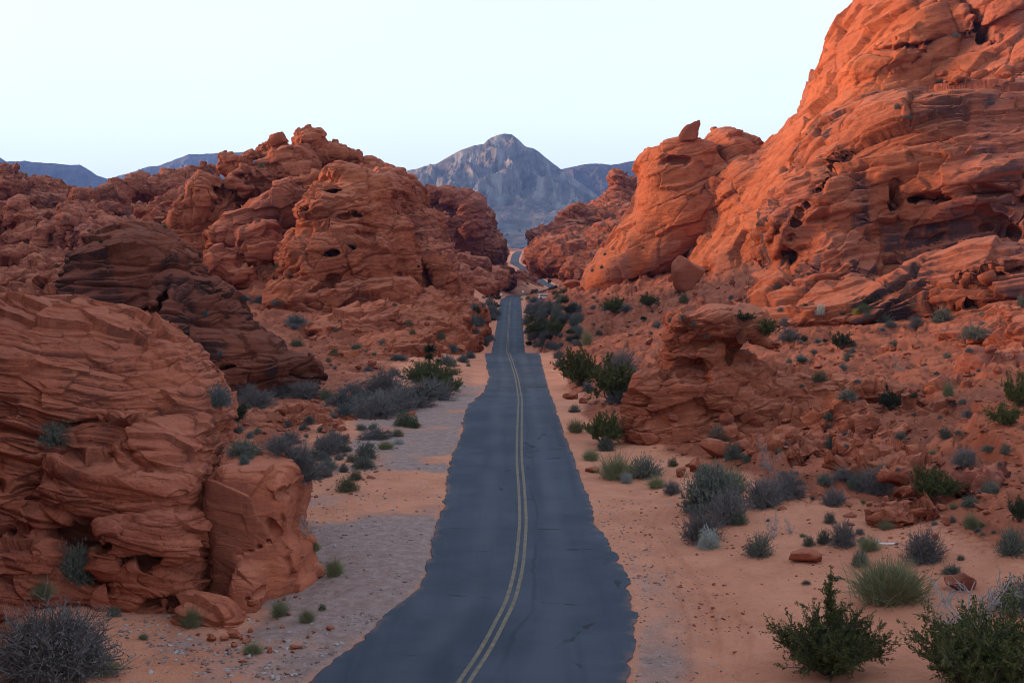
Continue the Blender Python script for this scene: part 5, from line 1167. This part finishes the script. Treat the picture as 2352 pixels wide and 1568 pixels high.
# ------------------------------------------------------------------ small made things
def flat_mat(name, c, rough=0.5):
    g = NG(name); g.color(g.mix(g.ramp(g.noise(g.pos(), 3.0, 5, 0.6), 0.3, 0.8), c, tuple(x * 0.82 for x in c))); g.b.inputs['Roughness'].default_value = rough
    return g.m
M_white = flat_mat('white_paint', (0.78, 0.78, 0.76)); M_steel = flat_mat('galvanised_steel', (0.42, 0.42, 0.43), 0.4); M_glass = flat_mat('dark_window', (0.03, 0.035, 0.045), 0.1); M_tyre = flat_mat('tyre_rubber', (0.025, 0.025, 0.027), 0.8); M_lens = flat_mat('red_lens', (0.35, 0.03, 0.02), 0.3)
def box_mesh(name, boxes, bev=0.0):
    bm = bmesh.new()
    for (x0, x1, y0, y1, z0, z1) in boxes:
        r = bmesh.ops.create_cube(bm, size=1.0)
        for v in r['verts']: v.co = Vector((x0 + (v.co.x + 0.5) * (x1 - x0), y0 + (v.co.y + 0.5) * (y1 - y0), z0 + (v.co.z + 0.5) * (z1 - z0)))
    if bev: bmesh.ops.bevel(bm, geom=list(bm.edges), offset=bev, segments=2, affect='EDGES')
    me = bpy.data.meshes.new(name); bm.to_mesh(me); bm.free(); return me
def sign(u, vtop, vbase, dep, w, diamond, label):
    s = dep / F; g = P(u, vbase, dep); gz = ground_at(g[0], g[1]); H = P(u, vtop, dep)[2] - gz
    e = empty('road_sign', (g[0], g[1], gz)); tag(e, label, 'road sign', 'road signs at the far crest')
    link('post', box_mesh('post', [(-0.06, 0.06, -0.06, 0.06, -0.3, H - 0.1)], 0.01), M_steel, e)
    a = w / 2
    me = box_mesh('sign_panel', [(-a, a, -0.025, 0.0, -a, a)], 0.012)
    o = link('sign_panel', me, M_white, e, (0, -0.075, H - a * (1.41 if diamond else 1)))
    if diamond: o.rotation_euler = (0, R(45), 0)
sign(1151, 673, 690, 424, 0.72, True, 'white diamond-faced road sign on a thin post before the far crest')
sign(1201, 667, 686, 440, 0.66, False, 'small square white road sign across the asphalt from the diamond sign')

def van():
    h = hit(1250, 687); g = h[0]; z0 = g.z + 0.05
    e = empty('parked_van', (g[0], g[1], z0)); e.rotation_euler = (0, 0, R(4)); tag(e, 'low white van with roof rack parked beyond the red slope near the far crest', 'van')
    L = 1.75
    link('body', box_mesh('van_body', [(-L, L, -0.85, 0.85, 0.30, 0.85), (-L + 0.25, L - 0.05, -0.78, 0.78, 0.85, 1.30)], 0.06), M_white, e)
    link('window', box_mesh('van_window', [(-L + 0.45, -0.25, -0.80, -0.775, 0.92, 1.24)], 0.005), M_glass, e)
    link('window', box_mesh('van_window', [(-0.1, L - 0.4, -0.80, -0.775, 0.92, 1.24)], 0.005), M_glass, e)
    link('roof_rack', box_mesh('roof_rack', [(-L - 0.05, L + 0.15, -0.8, 0.8, 1.36, 1.46), (-1.2, -1.1, -0.7, 0.7, 1.29, 1.37), (1.1, 1.2, -0.7, 0.7, 1.29, 1.37)], 0.01), M_white, e)
    link('tail_light', box_mesh('tail_light', [(L - 0.02, L + 0.02, -0.8, -0.62, 0.55, 0.75)], 0.005), M_lens, e)
    for x in (-1.1, 1.1):
        for y in (-0.8, 0.8):
            bm = bmesh.new(); bmesh.ops.create_cone(bm, cap_ends=True, segments=20, radius1=0.32, radius2=0.32, depth=0.22, matrix=Matrix.Translation((x, y, 0.32)) @ Matrix.Rotation(R(90), 4, 'X'))
            me = bpy.data.meshes.new('wheel'); bm.to_mesh(me); bm.free(); link('wheel', me, M_tyre, e)
van()

def bent_pipe():
    h = hit(2040, 1252)
    if not h: return
    loc, nor, dep, ob = h; s = dep / F
    pts = np.array([[[-18, 6, 9], [-22, 5, 6], [-21, 1, 3], [-14, -2, 2.2], [0, -2, 2.0], [12, -2, 2.2], [15, -2, 2.4]]], float) * s
    e = empty('bent_pipe', loc); tag(e, 'bent white pipe with a dark end lying on the sand slope', 'pipe')
    v, f = tubes(pts + np.array([0, 0, 2.0 * s]), np.array([3.0 * s]), 2.6 * s); link('tube', make_mesh('tube', v, f), M_white, e)
    cm_ = BOULDERS[1].copy(); cm_.materials.clear()
    ec = link('end_clump', cm_, PM['wood'], e, (17 * s, -2 * s, 0)); ec.scale = (5 * s, 5 * s, 5 * s)
bent_pipe()
h = hit(1922, 1332)
if h: put_boulder(BOULDERS[0], h, 20, 11, 'dark grey stone alone on the smooth sand behind the big olive bush', 'loose boulders around the canyon', 77).data = (lambda m: (m.materials.clear(), m.materials.append(flat_mat('grey_stone', (0.16, 0.15, 0.15), 0.9)), m)[2])(BOULDERS[0].copy())

# ------------------------------------------------------------------ air
bm = bmesh.new(); r = bmesh.ops.create_cube(bm, size=1.0)
for v in r['verts']: v.co = Vector((v.co.x * 64000, 6100 + v.co.y * 12800, 280 + v.co.z * 700))
me = bpy.data.meshes.new('haze'); bm.to_mesh(me); bm.free()
hm = bpy.data.materials.new('haze_air'); hm.use_nodes = True; ht = hm.node_tree; ht.nodes.clear()
ho = ht.nodes.new('ShaderNodeOutputMaterial'); hv = ht.nodes.new('ShaderNodeVolumePrincipled')
hv.inputs['Density'].default_value = HAZE; hv.inputs['Color'].default_value = (0.22, 0.42, 1.0, 1)
ht.links.new(hv.outputs[0], ho.inputs['Volume'])
if HAZE > 0:
    o = link('haze', me, hm); tag(o, kind='stuff')
print('done', time.time() - T0)
